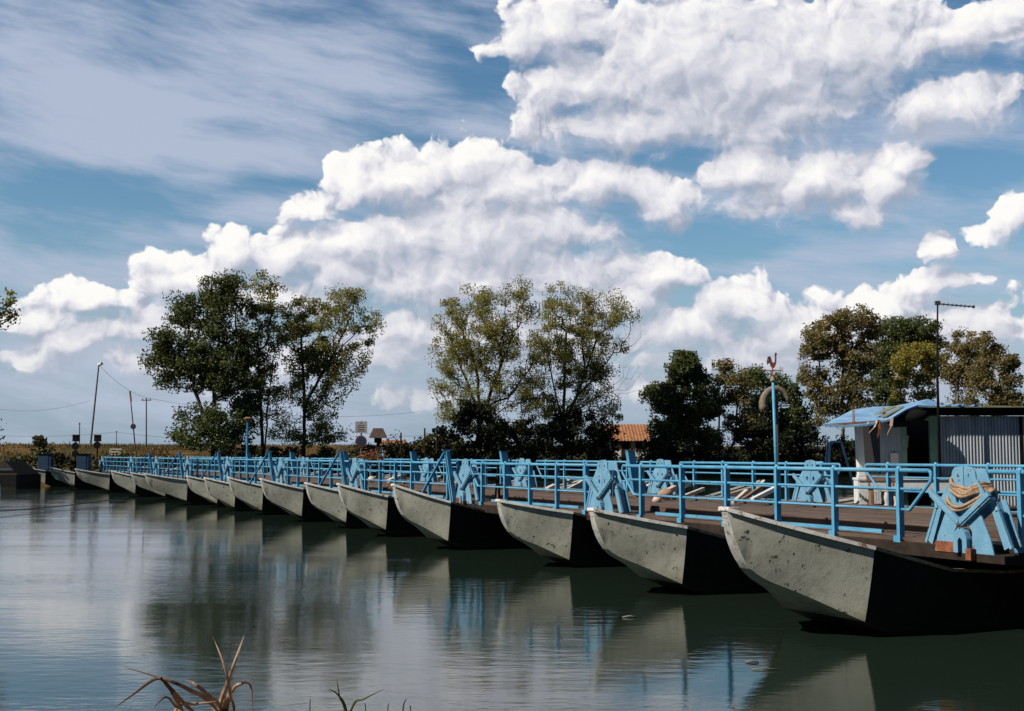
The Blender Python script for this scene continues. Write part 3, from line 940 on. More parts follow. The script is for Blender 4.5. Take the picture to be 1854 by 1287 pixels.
# ------------------------------------------------------------------ pontoon boats
PB = [(0.0, 1.0), (0.02, 0.90), (0.05, 0.80), (0.09, 0.71), (0.14, 0.62), (0.20, 0.545), (0.27, 0.49), (0.36, 0.44), (0.47, 0.395), (0.62, 0.33), (0.80, 0.24), (1.0, 0.14)]
def make_boat(Lb, tip, corner, W=2.05, body=9.2, seed=0, stem=0.20):
    r = empty('pontoon_boat')
    rg = random.Random(seed)
    # local: x = along the bridge (near side x=0), y = outwards, corner at y=0, tip at y=Lb
    def taper(u):      # u 0 at tip .. 1 at corner: distance of the near gunwale from x=0
        a = (W - stem) / 2
        k = 1 - u
        return a * (0.80 * k + 0.20 * k * k)
    def gz(y):         # gunwale height
        if y >= 0:
            k = y / Lb
            return corner + (tip - corner) * (0.86 * k + 0.14 * k * k)
        return corner - min(0.42, 0.26 * -y * (1 - 0.03 * -y))
    fl = W / 2 * 0.20
    def section(mb, st, skip=0, nv=5):
        """near side, bottom, far side as separate smooth strips"""
        n = len(st)
        def strip(rows):            # rows[i] = points of station i
            base = len(mb.v); m = len(rows[0])
            for r_ in rows: mb.v += r_
            for i in range(len(rows) - 1):
                for k in range(m - 1):
                    mb.f.append((base + i * m + k, base + i * m + k + 1, base + (i + 1) * m + k + 1, base + (i + 1) * m + k))
        def side(x_top, x_bot, y, g, b, dent):
            out = []
            for k in range(nv + 1):
                t = k / nv
                out.append((x_top + (x_bot - x_top) * (0.75 * t + 0.25 * t * t), y, g + (b - g) * t))
            return out
        strip([side(x0, x0 + f, y, g, b, 0) for (y, x0, x1, g, b, f) in st])
        strip([side(x1, x1 - f, y, g, b, 0) for (y, x0, x1, g, b, f) in st])
        if n - skip > 1:
            strip([[(x0 + f, y, b), (x1 - f, y, b)] for (y, x0, x1, g, b, f) in st[skip:]])
        return 0
    def fine(n=26):
        out = []
        for i in range(n + 1):
            u = (i / n) ** 1.5
            for (a, pa), (b, pb), k in [(PB[q], PB[q + 1], q) for q in range(len(PB) - 1)]:
                if u <= b + 1e-9:
                    p0 = PB[max(k - 1, 0)]; p3_ = PB[min(k + 2, len(PB) - 1)]
                    m0 = (pb - p0[1]) / max(b - p0[0], 1e-6); m1 = (p3_[1] - pa) / max(p3_[0] - a, 1e-6)
                    h = b - a; t = (u - a) / h
                    p = (2 * t ** 3 - 3 * t ** 2 + 1) * pa + (t ** 3 - 2 * t ** 2 + t) * h * m0 + (-2 * t ** 3 + 3 * t ** 2) * pb + (t ** 3 - t ** 2) * h * m1
                    out.append((u, p)); break
        return out
    bowst = []
    for u, p in fine():
        y = Lb * (1 - u); tp = taper(u)
        hw = W / 2 - tp
        ff = 0.0 if u == 0 else hw * (1 - (0.34 + 0.46 * u ** 1.3)) * min(1.0, u * 6)
        bowst.append((y, tp, W - tp, gz(y), max(p * tip, 0) if u > 0 else tip - 0.02, ff))
    for end in (0, 1):
        mb = MB(); section(mb, bowst, 9)
        if end: mb.v = [(x, -body - y, z) for x, y, z in mb.v]
        mb.build('bow', M['hull'], r, smooth=True)
    # tarred middle
    ys = [0.0, -0.6, -1.4, -2.4, -3.6]
    ys = ys + [-body + y for y in (3.6, 2.4, 1.4, 0.6, 0.0)]
    mst = []
    for y in ys:
        yy = max(y, -body - y)
        g = gz(yy)
        b = max(0.14 * tip + (0.20 * yy * 2.0), -0.4)
        mst.append((y, 0.0, W, g, b, fl))
    mb = MB(); section(mb, mst); mb.build('hull', M['tar'], r)
    mb = MB()
    lowst = []
    for (y, x0, x1, g, b, f) in mst + []:
        mb.v += [(x0 + 0.03, y, g - 0.22), (x1 - 0.03, y, g - 0.22)]
    n = len(mst)
    for i in range(n - 1): mb.f.append((2 * i, 2 * i + 1, 2 * i + 3, 2 * i + 2))
    k0 = len(mb.v)
    for end in (0, 1):
        k0 = len(mb.v)
        for (y, x0, x1, g, b, f) in bowst[1:]:
            yy = y if not end else -body - y
            mb.v += [(x0 + 0.02, yy, g - 0.10), (x1 - 0.02, yy, g - 0.10)]
        for i in range(len(bowst) - 2): mb.f.append((k0 + 2 * i, k0 + 2 * i + 1, k0 + 2 * i + 3, k0 + 2 * i + 2))
    mb.build('inner_deck', M['dark_timber'], r)
    # rims
    for sx in (0, 1):
        for end in (0, 1):
            pts = []
            for (y, x0, x1, g, b, f) in bowst[::3] + ([bowst[-1]] if (len(bowst) - 1) % 3 else []):
                x = x0 - 0.012 if sx == 0 else x1 + 0.012
                pts.append((x, y if not end else -body - y, g + 0.015))
            mb = MB()
            for a, c in zip(pts, pts[1:]):
                mb.bar(a, c, 0.085, 0.05)
            mb.build('bow_rim', M['pale_rim'], r)
        pts = [((-0.012 if sx == 0 else W + 0.012), y, g + 0.012) for (y, x0, x1, g, b, f) in mst]
        mb = MB()
        for a, c in zip(pts, pts[1:]): mb.bar(a, c, 0.07, 0.045)
        mb.build('side_rim', M['rusty_rim'], r)
    # stem face, its sunlit brightness put into the pale paint
    for end in (0, 1):
        mb = MB()
        for (y, x0, x1, g, b, f) in bowst[:10]:
            yy = y if not end else -body - y
            mb.v += [(x0 + f, yy, b), (x1 - f, yy, b)]
        for k in range(9): mb.f.append((2 * k, 2 * k + 1, 2 * k + 3, 2 * k + 2))
        mb.build('stem', M['stem'], r, smooth=True)
    cx = W / 2
    mb = MB(); mb.bar((cx, Lb + 0.015, tip + 0.022), (cx, Lb - 0.16, tip + 0.012), stem + 0.10, 0.055); mb.build('stem_cap', M['pale_rim'], r, bevel=0.008)
    return r

BOATS = [ # t, s of the near bow corner, bow length, tip height, corner height
    (0.70, 2.00, 1.68, 1.75, 1.24), (5.99, 1.39, 1.44, 1.50, 1.20), (11.45, 0.62, 1.40, 1.48, 1.22), (17.16, 1.04, 1.26, 1.66, 1.22),
    (22.59, 0.72, 1.27, 1.56, 1.20), (27.10, 0.45, 1.18, 1.49, 1.19), (31.61, 0.62, 1.35, 1.56, 1.21), (37.45, 0.55, 1.22, 1.53, 1.20),
    (41.16, 0.78, 1.15, 1.46, 1.18), (45.70, 0.50, 1.29, 1.46, 1.18), (48.70, 1.30, 1.88, 1.50, 1.20), (56.06, 0.95, 1.70, 1.45, 1.18),
    (61.79, 1.60, 1.25, 1.50, 1.18), (70.54, 1.80, 2.00, 1.54, 1.20), (78.5, 3.00, 1.60, 1.58, 1.20), (87.9, 4.02, 1.92, 1.55, 1.20)]
BL = ['largest grey-bowed pontoon boat, nearest on the right below the roped stand',
      'second grey-bowed pontoon boat from the right, below the two-hole stand',
      'third grey-bowed pontoon boat from the right, between two railing stands',
      'fourth pontoon boat from the right, with a bright patch at its stem',
      'fifth pontoon boat from the right, its bow close before the fourth',
      'sixth pontoon boat from the right, bow tucked behind the fifth',
      'seventh pontoon boat from the right, under the second leaning post',
      'eighth pontoon boat from the right, under the third leaning post',
      'ninth pontoon boat from the right, just right of a tucked bow',
      'tenth pontoon boat from the right, partly hidden by the ninth',
      'eleventh pontoon boat from the right, with a long grey bow',
      'twelfth pontoon boat from the right, half hidden by the eleventh',
      'thirteenth pontoon boat from the right, near the white trestle',
      'fourth last pontoon boat towards the far bank',
      'pontoon boat second from the far left end of the row',
      'leftmost pontoon boat of the row, beside the dark landing stage']
BL[13] = 'pontoon boat third from the far left end of the row'
for i, (t, s, lb, tip, cor) in enumerate(BOATS):
    b = make_boat(lb, tip, cor, W=2.15 if i == 0 else (1.95 if lb > 1.65 else 1.75), body=WID + s * 2 + 0.6 if i < 14 else 6.0, seed=i, stem=0.13)
    rb = random.Random(100 + i)
    bobj(b, t, s, rb.uniform(-0.025, 0.02), R(rb.uniform(-0.9, 0.9)) if i else 0.0)
    tag(b, BL[i], 'pontoon boat', 'grey-bowed pontoon boats carrying the bridge')

# ------------------------------------------------------------------ things on the deck
def beam(name, a, b, w, h, mt, label, cat, group=None, loc=None):
    c = (Vector(a) + Vector(b)) / 2
    mb = MB(); mb.bar(Vector(a) - c, Vector(b) - c, w, h)
    o = mb.build(name, mt, bevel=0.006); o.location = c
    return tag(o, label, cat, group)
def dk(px, py, h):     # point of height h above the water on the line of sight
    dx = (px - 927) / FPX; dy = (643.5 - py) / FPX
    y = math.cos(PITCH) - dy * math.sin(PITCH); z = math.sin(PITCH) + dy * math.cos(PITCH)
    k = (h - HEYE) / z
    return Vector((dx * k, y * k, h))
G = 'loose pale timbers propped on the deck'
beam('timber', at(1238, 899, 33), at(1274, 885, 33.6), 0.10, 0.09, M['pale_wood'], 'short bright timber leaning up behind the third railing post right of the two-hole stand', 'timber', G)
beam('timber', at(1362, 905, 30), at(1403, 884, 30.8), 0.11, 0.10, M['white'], 'white painted timber slanting up below the vane pole', 'timber', G)
beam('timber', at(1326, 911, 31), at(1352, 888, 31.6), 0.10, 0.07, M['pale_wood'], 'brownish timber slanting up left of the white one', 'timber', G)
beam('timber', at(1340, 908, 32), at(1378, 882, 32.6), 0.08, 0.08, M['brown_wood'], 'dark thin timber between the white and the brownish one', 'timber', G)
beam('timber', at(1200, 894, 34), at(1222, 883, 34.4), 0.16, 0.14, M['pink'], 'thick pinkish timber end behind a railing post', 'timber', G)
beam('timber', at(1235, 879, 35), at(1246, 875, 35.6), 0.18, 0.16, M['pale_wood'], 'stub of pale timber above the short bright timber', 'timber', G)
beam('timber', at(1024, 874, 44), at(1034, 868, 44.4), 0.2, 0.14, M['pale_wood'], 'small pale timber end on the deck behind the third railing', 'timber', G)
beam('timber', at(990, 886, 40), at(1004, 879, 40.4), 0.16, 0.12, M['pale_wood'], 'pale timber lying low behind the third railing', 'timber', G)
beam('timber', at(704, 871, 52), at(724, 863, 52.6), 0.22, 0.16, M['pale_wood'], 'pale timber slanting up behind the fourth railing', 'timber', G)
def lump(name, p, r, mt, label, cat, group=None, sq=0.8, seed=0):
    rg = random.Random(seed)
    mb = MB()
    prof = [(r * math.sin(math.pi * k / 8) * (1 + rg.uniform(-.08, .08)) + 0.002, r * sq * (1 - math.cos(math.pi * k / 8))) for k in range(9)]
    mb.lathe(prof, (0, 0, 0), 12)
    mb.v = [(x * (1 + 0.12 * math.sin(5 * z / r + x * 9)), y, z) for x, y, z in mb.v]
    o = mb.build(name, mt, smooth=True); o.location = p
    return tag(o, label, cat, group)
lump('sack', at(1190, 912, 32.5) , 0.13, M['pink'], 'small pinkish sack low behind the railing right of the two-hole stand', 'sack', 'sacks left on the deck', seed=1)
lump('sack', at(1205, 905, 33.5), 0.20, M['rope'], 'larger tan sack next to a small pinkish one', 'sack', 'sacks left on the deck', seed=2)
lump('sack', at(673, 874, 52), 0.18, M['pale_wood'], 'pale sack behind the left end of the fourth railing', 'sack', 'sacks left on the deck', seed=3)

# mooring fittings on the nearest boat
def bitt(t, s, z, label):
    r = empty('mooring_bitt')
    mb = MB(); mb.tube([(0, 0, -0.1), (0, 0.02, 0.12)], [0.05, 0.06], 10); mb.build('stump', M['brown_wood'], r, smooth=True)
    mb = MB(); mb.box((0.03, 0, 0.15), (0.15, 0.12, 0.08), Matrix.Rotation(0.5, 3, 'Y')); mb.build('head', M['brown_wood'], r, bevel=0.01)
    r.scale = (0.6, 0.6, 0.6); bobj(r, t, s, z); tag(r, label, 'mooring bitt', 'mooring bitts on the bow rims')
bitt(1.36, 2.62, 1.36, 'brown mooring bitt on the rim of the nearest boat')
bitt(1.50, 3.05, 1.47, 'small bitt nearer the tip of the nearest boat')

# white slatted panel, bench and stool in front of the shed
r = empty('slatted_panel')
a0 = at(1556, 912, 30.6); a1 = at(1596, 912, 30.6)
wd = a1.x - a0.x
r.location = (a0.x, 30.6, 1.25)
for k in range(9):
    mb = MB(); mb.box((wd * (k + 0.5) / 9, 0, 0.27), (0.045, 0.02, 0.52)); mb.build('slat', M['white'], r)
for zz in (0.10, 0.44):
    mb = MB(); mb.box((wd / 2, 0.022, zz), (wd, 0.02, 0.05)); mb.build('crossbar', M['white'], r)
tag(r, 'low white slatted panel standing before the shed', 'panel')
r = empty('counter')
a0 = at(1545, 880, 31.2); r.location = (a0.x, 31.2, 1.25)
mb = MB(); mb.box((1.3, 0.0, 0.62), (2.5, 0.5, 0.06)); mb.build('top', M['white'], r, bevel=0.01)
mb = MB(); mb.box((1.3, -0.2, 0.44), (2.4, 0.03, 0.28)); mb.build('apron', M['white'], r)
for x in (0.1, 2.5):
    mb = MB(); mb.box((x, 0, 0.29), (0.07, 0.4, 0.58)); mb.build('leg', M['white'], r)
tag(r, 'white counter table along the shed front', 'table')
r = empty('bench')
a0 = at(1575, 900, 30.3); r.location = (a0.x, 30.2, 1.25)
mb = MB(); mb.box((0.3, 0, 0.42), (0.75, 0.28, 0.05)); mb.build('seat', M['pink'], r, bevel=0.01)
mb = MB(); mb.box((0.3, 0.12, 0.66), (0.75, 0.03, 0.16)); mb.build('backrest', M['brown_wood'], r, bevel=0.01)
for x in (0.0, 0.6):
    mb = MB(); mb.box((x, 0, 0.2), (0.06, 0.24, 0.40)); mb.build('leg', M['brown_wood'], r)
    mb = MB(); mb.box((x, 0.13, 0.5), (0.05, 0.03, 0.35)); mb.build('back_post', M['brown_wood'], r)
tag(r, 'small brown bench with pinkish seat behind the railing', 'bench')
r = empty('stool')
a0 = at(1612, 920, 28.6); r.location = (a0.x, 28.6, 1.24)
mb = MB(); mb.lathe([(0.14, 0.38), (0.17, 0.40), (0.17, 0.45), (0.12, 0.47)], n=18); mb.build('seat', M['pink'], r, smooth=True)
for x, y in ((-0.11, -0.08), (0.11, -0.08), (0, 0.11)):
    mb = MB(); mb.lathe([(0.045, 0), (0.06, 0.03), (0.055, 0.08), (0.035, 0.12), (0.055, 0.2), (0.06, 0.28), (0.035, 0.38)], (x, y, 0), 10); mb.build('leg', M['pale_wood'], r, smooth=True)
tag(r, 'turned-leg wooden stool by the slanted railing end', 'stool')
r = empty('fire_extinguisher')
a0 = at(1622, 872, 31.0); r.location = (a0.x, 31.45, a0.z - 0.12)
mb = MB(); mb.lathe([(0.05, 0), (0.055, 0.02), (0.055, 0.22), (0.03, 0.27)], n=14); mb.build('cylinder', M['red'], r, smooth=True)
mb = MB(); mb.lathe([(0.02, 0.27), (0.02, 0.31)], n=8); mb.box((0.03, 0, 0.31), (0.09, 0.02, 0.02)); mb.build('valve', M['black'], r)
tag(r, 'red cylinder hanging on the shed front left of the door', 'fire extinguisher')

# dark frame with rope standing on the boat behind the third bow
r = empty('winch_frame')
for x in (-0.25, 0.25):
    mb = MB(); mb.bar((x - 0.1, 0, 0), (x, 0, 0.95), 0.05, 0.05); mb.bar((x + 0.16, 0, 0), (x, 0, 0.95), 0.04, 0.04); mb.build('leg', M['black'], r)
mb = MB(); mb.bar((-0.35, 0, 0.45), (0.35, 0, 0.45), 0.04, 0.04); mb.build('crossbar', M['black'], r)
bobj(r, 17.4, -0.55, DECK)
tag(r, 'rusty dark frame on the deck right of the nearest leaning post', 'winch frame')

# weather vane pole
vp = at(1407, 850, 32.1)
r = empty('weather_vane', (vp.x, vp.y, DECK))
topz = at(1402, 668, 32.1).z - DECK
mb = MB(); mb.tube([(0, 0, 0), (-0.07, 0, topz - 0.32)], [0.048, 0.036], 12); mb.build('pole', M['blue'], r, smooth=True)
vx = -0.075
mb = MB(); mb.lathe([(0.05, 0), (0.075, 0.05), (0.04, 0.10), (0.02, 0.14)], (vx, 0, topz - 0.34), 12); mb.build('collar', M['rope'], r, smooth=True)
mb = MB(); mb.tube([(vx, 0, topz - 0.25), (vx, 0, topz + 0.12)], 0.016, 8); mb.build('spindle', M['rust'], r)
mb = MB(); mb.tube([(vx - 0.25, 0, topz - 0.04), (vx + 0.24, 0, topz - 0.04)], 0.014, 6)
mb.tube([(vx, -0.22, topz - 0.04), (vx, 0.22, topz - 0.04)], 0.014, 6)
for k in range(1):                                       # compass letters N/S seen edge-on
    mb.tube([(vx + 0.20, 0, topz + 0.06), (vx + 0.20, 0, topz - 0.10), (vx + 0.27, 0, topz + 0.05), (vx + 0.27, 0, topz - 0.09)], 0.013, 6)
    mb.tube([(vx - 0.24, 0, topz + 0.05), (vx - 0.29, 0, topz + 0.02), (vx - 0.28, 0, topz - 0.03), (vx - 0.24, 0, topz - 0.06)], 0.013, 6)
mb.build('compass_arms', M['rust'], r)
cock = [(-0.30, 0.02), (-0.33, 0.14), (-0.27, 0.25), (-0.17, 0.28), (-0.10, 0.22), (-0.06, 0.12), (0.0, 0.08), (0.07, 0.10), (0.09, 0.20), (0.08, 0.32), (0.12, 0.38),
        (0.17, 0.37), (0.21, 0.33), (0.17, 0.31), (0.17, 0.20), (0.16, 0.08), (0.10, -0.02), (0.04, -0.07), (-0.06, -0.07), (-0.13, -0.02), (-0.19, 0.08), (-0.24, 0.06)]
mb = MB(); mb.prism([(vx + x * 0.52 + 0.02, z * 0.92 + topz + 0.09) for x, z in cock], 0.02, 'xz', 0.0); mb.build('rooster', M['rust'], r)
tag(r, 'blue pole topped by a rusty rooster weather vane', 'weather vane')

# straw-coloured arch on a post behind the vane
aq = at(1405, 735, 36.0)
r = empty('straw_arch', (aq.x, 36.0, DECK))
h = aq.z - DECK
pts = [(0.38 * math.cos(math.pi * k / 12 + 0.15), 0, h + 0.06 + 0.46 * math.sin(math.pi * k / 12 + 0.15)) for k in range(14)]
mb = MB(); mb.tube(pts, [0.06 + 0.006 * k for k in range(14)], 10); mb.build('hoop', M['straw'], r, smooth=True)
mb = MB(); mb.tube([(0.05, 0.1, 0), (0.05, 0.1, h + 0.3)], 0.04, 8); mb.build('post', M['iron'], r)
tag(r, 'straw-brown arched hoop behind the vane pole', 'hoop')

# blue swing-like frame beyond the deck, left of the shed
r = empty('blue_trestle')
p0 = at(1515, 800, 44); r.location = (p0.x, 44, 0.6)
zt = p0.z - 0.6
mb = MB(); mb.bar((-0.24, 0, zt), (0.16, 0, zt), 0.08, 0.08); mb.build('crossbar', M['navy'], r)
for a, b in (((-0.24, 0, zt), (-0.40, 0, 0)), ((0.16, 0, zt), (0.80, 0, 0)), ((-0.24, 0.3, zt), (-0.36, 0.8, 0))):
    mb = MB(); mb.bar(a, b, 0.07, 0.07); mb.build('leg', M['navy'], r)
tag(r, 'deep blue trestle under the trees left of the shed', 'trestle')

# ------------------------------------------------------------------ the shed on its raft
YS = 32.0
def sx(px, Y=YS): return at(px, 822, Y).x
def sz(py, Y=YS): return at(1600, py, Y).z
raft = empty('raft', (sx(1535), YS - 0.4, 0))
wR = 14.0
mb = MB(); mb.box((wR / 2, 3.2, 0.55), (wR, 6.6, 1.1)); mb.build('float', M['tar'], raft)
mb = MB()
for k in range(24): mb.box((wR / 2, 0.05 + 0.28 * k, 1.13), (wR + 0.1, 0.27, 0.05))
mb.build('planking', M['planks'], raft)
tag(raft, 'dark raft beyond the bridge carrying the shed', 'raft')

shed = empty('shed', (0, 0, 1.16))
Z0 = 1.16
def wbox(mb, px0, px1, y0, y1, z0, z1):
    a, b = sx(px0), sx(px1)
    mb.box(((a + b) / 2, (y0 + y1) / 2, (z0 + z1) / 2 - Z0), (b - a, y1 - y0, z1 - z0))
    return mb
def corr(px0, px1, y, z0, z1, pitch=0.085, amp=0.018):
    a, b = sx(px0), sx(px1)
    n = max(8, int((b - a) / pitch * 6)); mb = MB()
    for i in range(n + 1):
        x = a + (b - a) * i / n
        yy = y + amp * math.cos(2 * math.pi * (x - a) / pitch)
        mb.v += [(x, yy, z0 - Z0), (x, yy, z1 - Z0)]
    for i in range(n): mb.f.append((2 * i, 2 * i + 2, 2 * i + 3, 2 * i + 1))
    mb.v += [(v[0], v[1] + 0.03, v[2]) for v in mb.v]
    k = 2 * (n + 1)
    for i in range(n): mb.f.append((k + 2 * i, k + 2 * i + 1, k + 2 * i + 3, k + 2 * i + 2))
    return mb
zt = sz(753)
o = corr(1703, 1846, YS, 1.16, zt).build('wall', M['sheet'], shed, smooth=True)
o = corr(1852, 1960, YS, 1.16, zt).build('wall', M['sheet'], shed, smooth=True)
mb = wbox(MB(), 1846.5, 1851.5, YS - 0.03, YS + 0.05, 1.16, zt); mb.build('wall_joint', M['black'], shed)
# back and side walls, floor dark inside
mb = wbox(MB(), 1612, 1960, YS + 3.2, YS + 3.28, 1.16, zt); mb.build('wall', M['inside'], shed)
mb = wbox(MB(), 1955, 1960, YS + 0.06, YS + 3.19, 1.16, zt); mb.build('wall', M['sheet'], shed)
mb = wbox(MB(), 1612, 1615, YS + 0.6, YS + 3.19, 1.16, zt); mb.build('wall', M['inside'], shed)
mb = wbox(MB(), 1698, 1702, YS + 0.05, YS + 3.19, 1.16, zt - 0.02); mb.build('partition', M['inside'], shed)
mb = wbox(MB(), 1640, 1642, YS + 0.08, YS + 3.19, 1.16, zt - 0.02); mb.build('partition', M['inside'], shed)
# grey panel left of the door
o = corr(1594, 1632, YS - 0.02, 1.16, sz(760), 0.075, 0.008).build('panel', M['sheet'], shed, smooth=True)
mb = wbox(MB(), 1632.5, 1641.5, YS - 0.05, YS + 0.05, 1.16, sz(757)); mb.build('door_frame', M['green_frame'], shed, bevel=0.006)
mb = wbox(MB(), 1683.5, 1697, YS - 0.06, YS + 0.06, 1.16, sz(752)); mb.build('door_frame', M['green_frame'], shed, bevel=0.006)
mb = wbox(MB(), 1642, 1683, YS - 0.05, YS + 0.04, sz(761), sz(754)); mb.build('door_frame', M['green_frame'], shed, bevel=0.006)
mb = wbox(MB(), 1611, 1625, YS - 0.08, YS - 0.045, sz(845), sz(820)); mb.build('notice', M['plaster'], shed)
# white corner post
mb = MB(); mb.bar((sx(1554), YS - 0.3, 0), (sx(1549.5), YS - 0.3, sz(768) - Z0), 0.17, 0.20); mb.build('corner_post', M['white'], shed, bevel=0.006)
mb = MB(); mb.box((sx(1554), YS - 0.3, sz(862) - Z0), (0.24, 0.22, 0.06)); mb.build('post_foot', M['white'], shed)
o = corr(1562, 1593, YS + 0.04, 1.16, sz(852), 0.075, 0.008).build('panel', M['sheet'], shed, smooth=True)
# fascia and flat roof on the right
mb = wbox(MB(), 1672, 1975, YS - 0.16, YS - 0.08, sz(752.5), sz(739)); mb.build('fascia', M['black'], shed)
mb = wbox(MB(), 1650, 1980, YS - 0.35, YS + 3.5, sz(738.5), sz(737)); mb.build('roof', M['moss_roof'], shed)
for (p0, p1, zz) in ((1705, 1775, 735.5), (1780, 1975, 736.6)):
    mb = MB(); rg = random.Random(p0)
    a, b = sx(p0), sx(p1); nn = 12
    for k in range(nn):
        xa, xb = a + (b - a) * k / nn, a + (b - a) * (k + 1) / nn
        mb.box(((xa + xb) / 2, YS + 0.3, sz(zz) - Z0 + rg.uniform(-0.015, 0.03)), (xb - xa, 0.9, 0.035), Matrix.Rotation(rg.uniform(-0.06, 0.06), 3, 'X'))
    mb.build('roof_sheet', M['blue_roof'] if p0 == 1705 else M['moss_roof'], shed)
# awning sloping down to the left
def P(px, py, Y): 
    v = at(px, py, Y); v.z -= Z0; return v
mb = MB()
lo_f = [P(1494, 768, YS - 1.0), P(1530, 770.5, YS - 1.0), P(1575, 767, YS - 1.0), P(1612, 758, YS - 0.9), P(1640, 741, YS - 0.6), P(1662, 733, YS - 0.4), P(1700, 735, YS - 0.3)]
hi_b = [P(1500, 764, YS + 0.5), P(1545, 741, YS + 1.6), P(1585, 736, YS + 1.9), P(1618, 735, YS + 1.9), P(1650, 729, YS + 1.4), P(1680, 722, YS + 1.2), P(1706, 731, YS + 1.0)]
rows = 6; rg = random.Random(5)
for k in range(rows + 1):
    f = k / rows
    for a, b in zip(lo_f, hi_b):
        v = a.lerp(b, f); mb.v.append((v.x, v.y, v.z + (rg.uniform(-0.02, 0.02) if 0 < k < rows else 0)))
nc = len(lo_f)
top = list(mb.v)
for k in range(rows):
    for i in range(nc - 1):
        mb.f.append((k * nc + i, k * nc + i + 1, (k + 1) * nc + i + 1, (k + 1) * nc + i))
off = len(mb.v)
mb.v += [(x, y, z - 0.05) for x, y, z in top]
for k in range(rows):
    for i in range(nc - 1):
        mb.f.append((off + k * nc + i, off + (k + 1) * nc + i, off + (k + 1) * nc + i + 1, off + k * nc + i + 1))
for i in range(nc - 1):
    mb.f.append((i, off + i, off + i + 1, i + 1))
    b0 = rows * nc
    mb.f.append((b0 + i, b0 + i + 1, off + b0 + i + 1, off + b0 + i))
for k in range(rows):
    mb.f.append((k * nc, (k + 1) * nc, off + (k + 1) * nc, off + k * nc))
mb.build('awning', M['blue_roof'], shed)
mb = MB()
for a, b in (((1588, 752, YS - .3), (1618, 738, YS + .9)), ((1600, 756, YS - .6), (1632, 738, YS + .6))):
    mb.bar(P(*a) + Vector((0, 0, 0.03)), P(*b) + Vector((0, 0, 0.03)), 0.16, 0.02)
mb.build('roof_batten', M['moss_roof'], shed)
mb = MB(); mb.bar(P(1494, 770, YS - 0.95), P(1612, 762, YS - 0.85), 0.05, 0.07); mb.build('eaves_beam', M['brown_wood'], shed)
mb = MB(); mb.bar(P(1545, 744, YS + 1.5), P(1545, 768, YS - 0.9), 0.05, 0.07); mb.build('rafter', M['brown_wood'], shed)
mb = MB(); mb.bar(P(1600, 739, YS + 1.5), P(1600, 762, YS - 0.8), 0.05, 0.07); mb.build('rafter', M['brown_wood'], shed)
# torn strips hanging from the eaves
for (a, b, mt) in (((1588, 762), (1573, 784), 'pale_wood'), ((1590, 760), (1589, 793), 'rust'), ((1615, 756), (1606, 787), 'pink'), ((1573, 764), (1562, 775), 'blue_plate')):
    mb = MB(); p, q = P(a[0], a[1], YS - 0.95), P(b[0], b[1], YS - 0.95)
    mid = p.lerp(q, 0.5) + Vector((0.03, -0.03, 0))
    mb.bar(p, mid, 0.07, 0.02); mb.bar(mid, q, 0.06, 0.02, taper=0.5); mb.build('torn_strip', M[mt], shed)
# tarpaulin bundle above the door
mb = MB(); 
prof = [(0.02, 0), (0.16, 0.06), (0.22, 0.18), (0.20, 0.30), (0.10, 0.40), (0.02, 0.42)]
mb.lathe(prof, (0, 0, 0), 14)
pc = P(1645, 772, YS - 0.45)
mb.v = [(x * 2.5 + pc.x, y * 0.9 + pc.y, z + pc.z + 0.10 * math.sin(x * 6)) for x, y, z in mb.v]
mb.build('tarpaulin', M['black'], shed, smooth=True)
tag(shed, 'corrugated metal shed with blue awning, green door frame and white corner post', 'shed')

# antenna mast
am = at(1704, 822, YS - 0.7)
r = empty('antenna_mast', (am.x, am.y, DECK - 0.05))
ht = at(1706, 547, YS - 0.7).z - DECK + 0.05
mb = MB(); mb.tube([(-0.05, 0, 0), (-0.04, 0, ht * 0.65), (0.02, 0, ht)], [0.042, 0.032, 0.02], 10); mb.build('pole', M['black'], r, smooth=True)
mb = MB(); mb.tube([(0.0, 0, ht - 0.04), (0.95, 0, ht - 0.12)], 0.018, 6)
for k in range(8): mb.tube([(0.12 + 0.11 * k, -0.22, ht - 0.05 - 0.009 * k), (0.12 + 0.11 * k, 0.22, ht - 0.05 - 0.009 * k)], 0.008, 5)
mb.build('boom', M['iron'], r)
mb = MB(); mb.box((0.02, 0, ht - 0.02), (0.12, 0.1, 0.10)); mb.build('clamp', M['iron'], r)
mb = MB(); mb.box((0.95, 0, ht - 0.12), (0.05, 0.06, 0.07)); mb.build('end_piece', M['iron'], r)
tag(r, 'tall thin dark mast with a sideways aerial beside the shed', 'antenna mast')

# ------------------------------------------------------------------ signs and posts at the far end of the deck
r = empty('road_sign')
p = at(653.5, 850, 61.5); r.location = (p.x, 61.5, DECK)
def zz(py, Y): return at(653, py, Y).z - DECK
Y0 = 61.5
mb = MB(); mb.tube([(0, 0, 0), (0, 0, zz(762, Y0))], 0.04, 8); mb.build('pole', M['grey_pole'], r)
mb = MB(); mb.box((0.0, -0.06, (zz(763, Y0) + zz(784, Y0)) / 2), (0.60, 0.03, zz(763, Y0) - zz(784, Y0))); pl = mb.build('panel', M['sign_face'], r)
for k, (w_, z_) in enumerate(((0.10, 0.21), (0.34, 0.10), (0.40, 0.0), (0.30, -0.10), (0.38, -0.18))):
    mb = MB(); mb.box((0, -0.078, (zz(763, Y0) + zz(784, Y0)) / 2 + z_), (w_, 0.006, 0.035)); mb.build('lettering', M['iron'], pl)
mb = MB(); c = zz(799, Y0)
def disc(mb, c, r0, y, th, n=24):
    vs = []; 
    mb.prism([(r0 * math.cos(2 * math.pi * k / n), c + r0 * math.sin(2 * math.pi * k / n)) for k in range(n)], th, 'xz', y)
disc(mb, c, 0.29, -0.06, 0.03); dk_ = mb.build('disc', M['dull_red'], r)
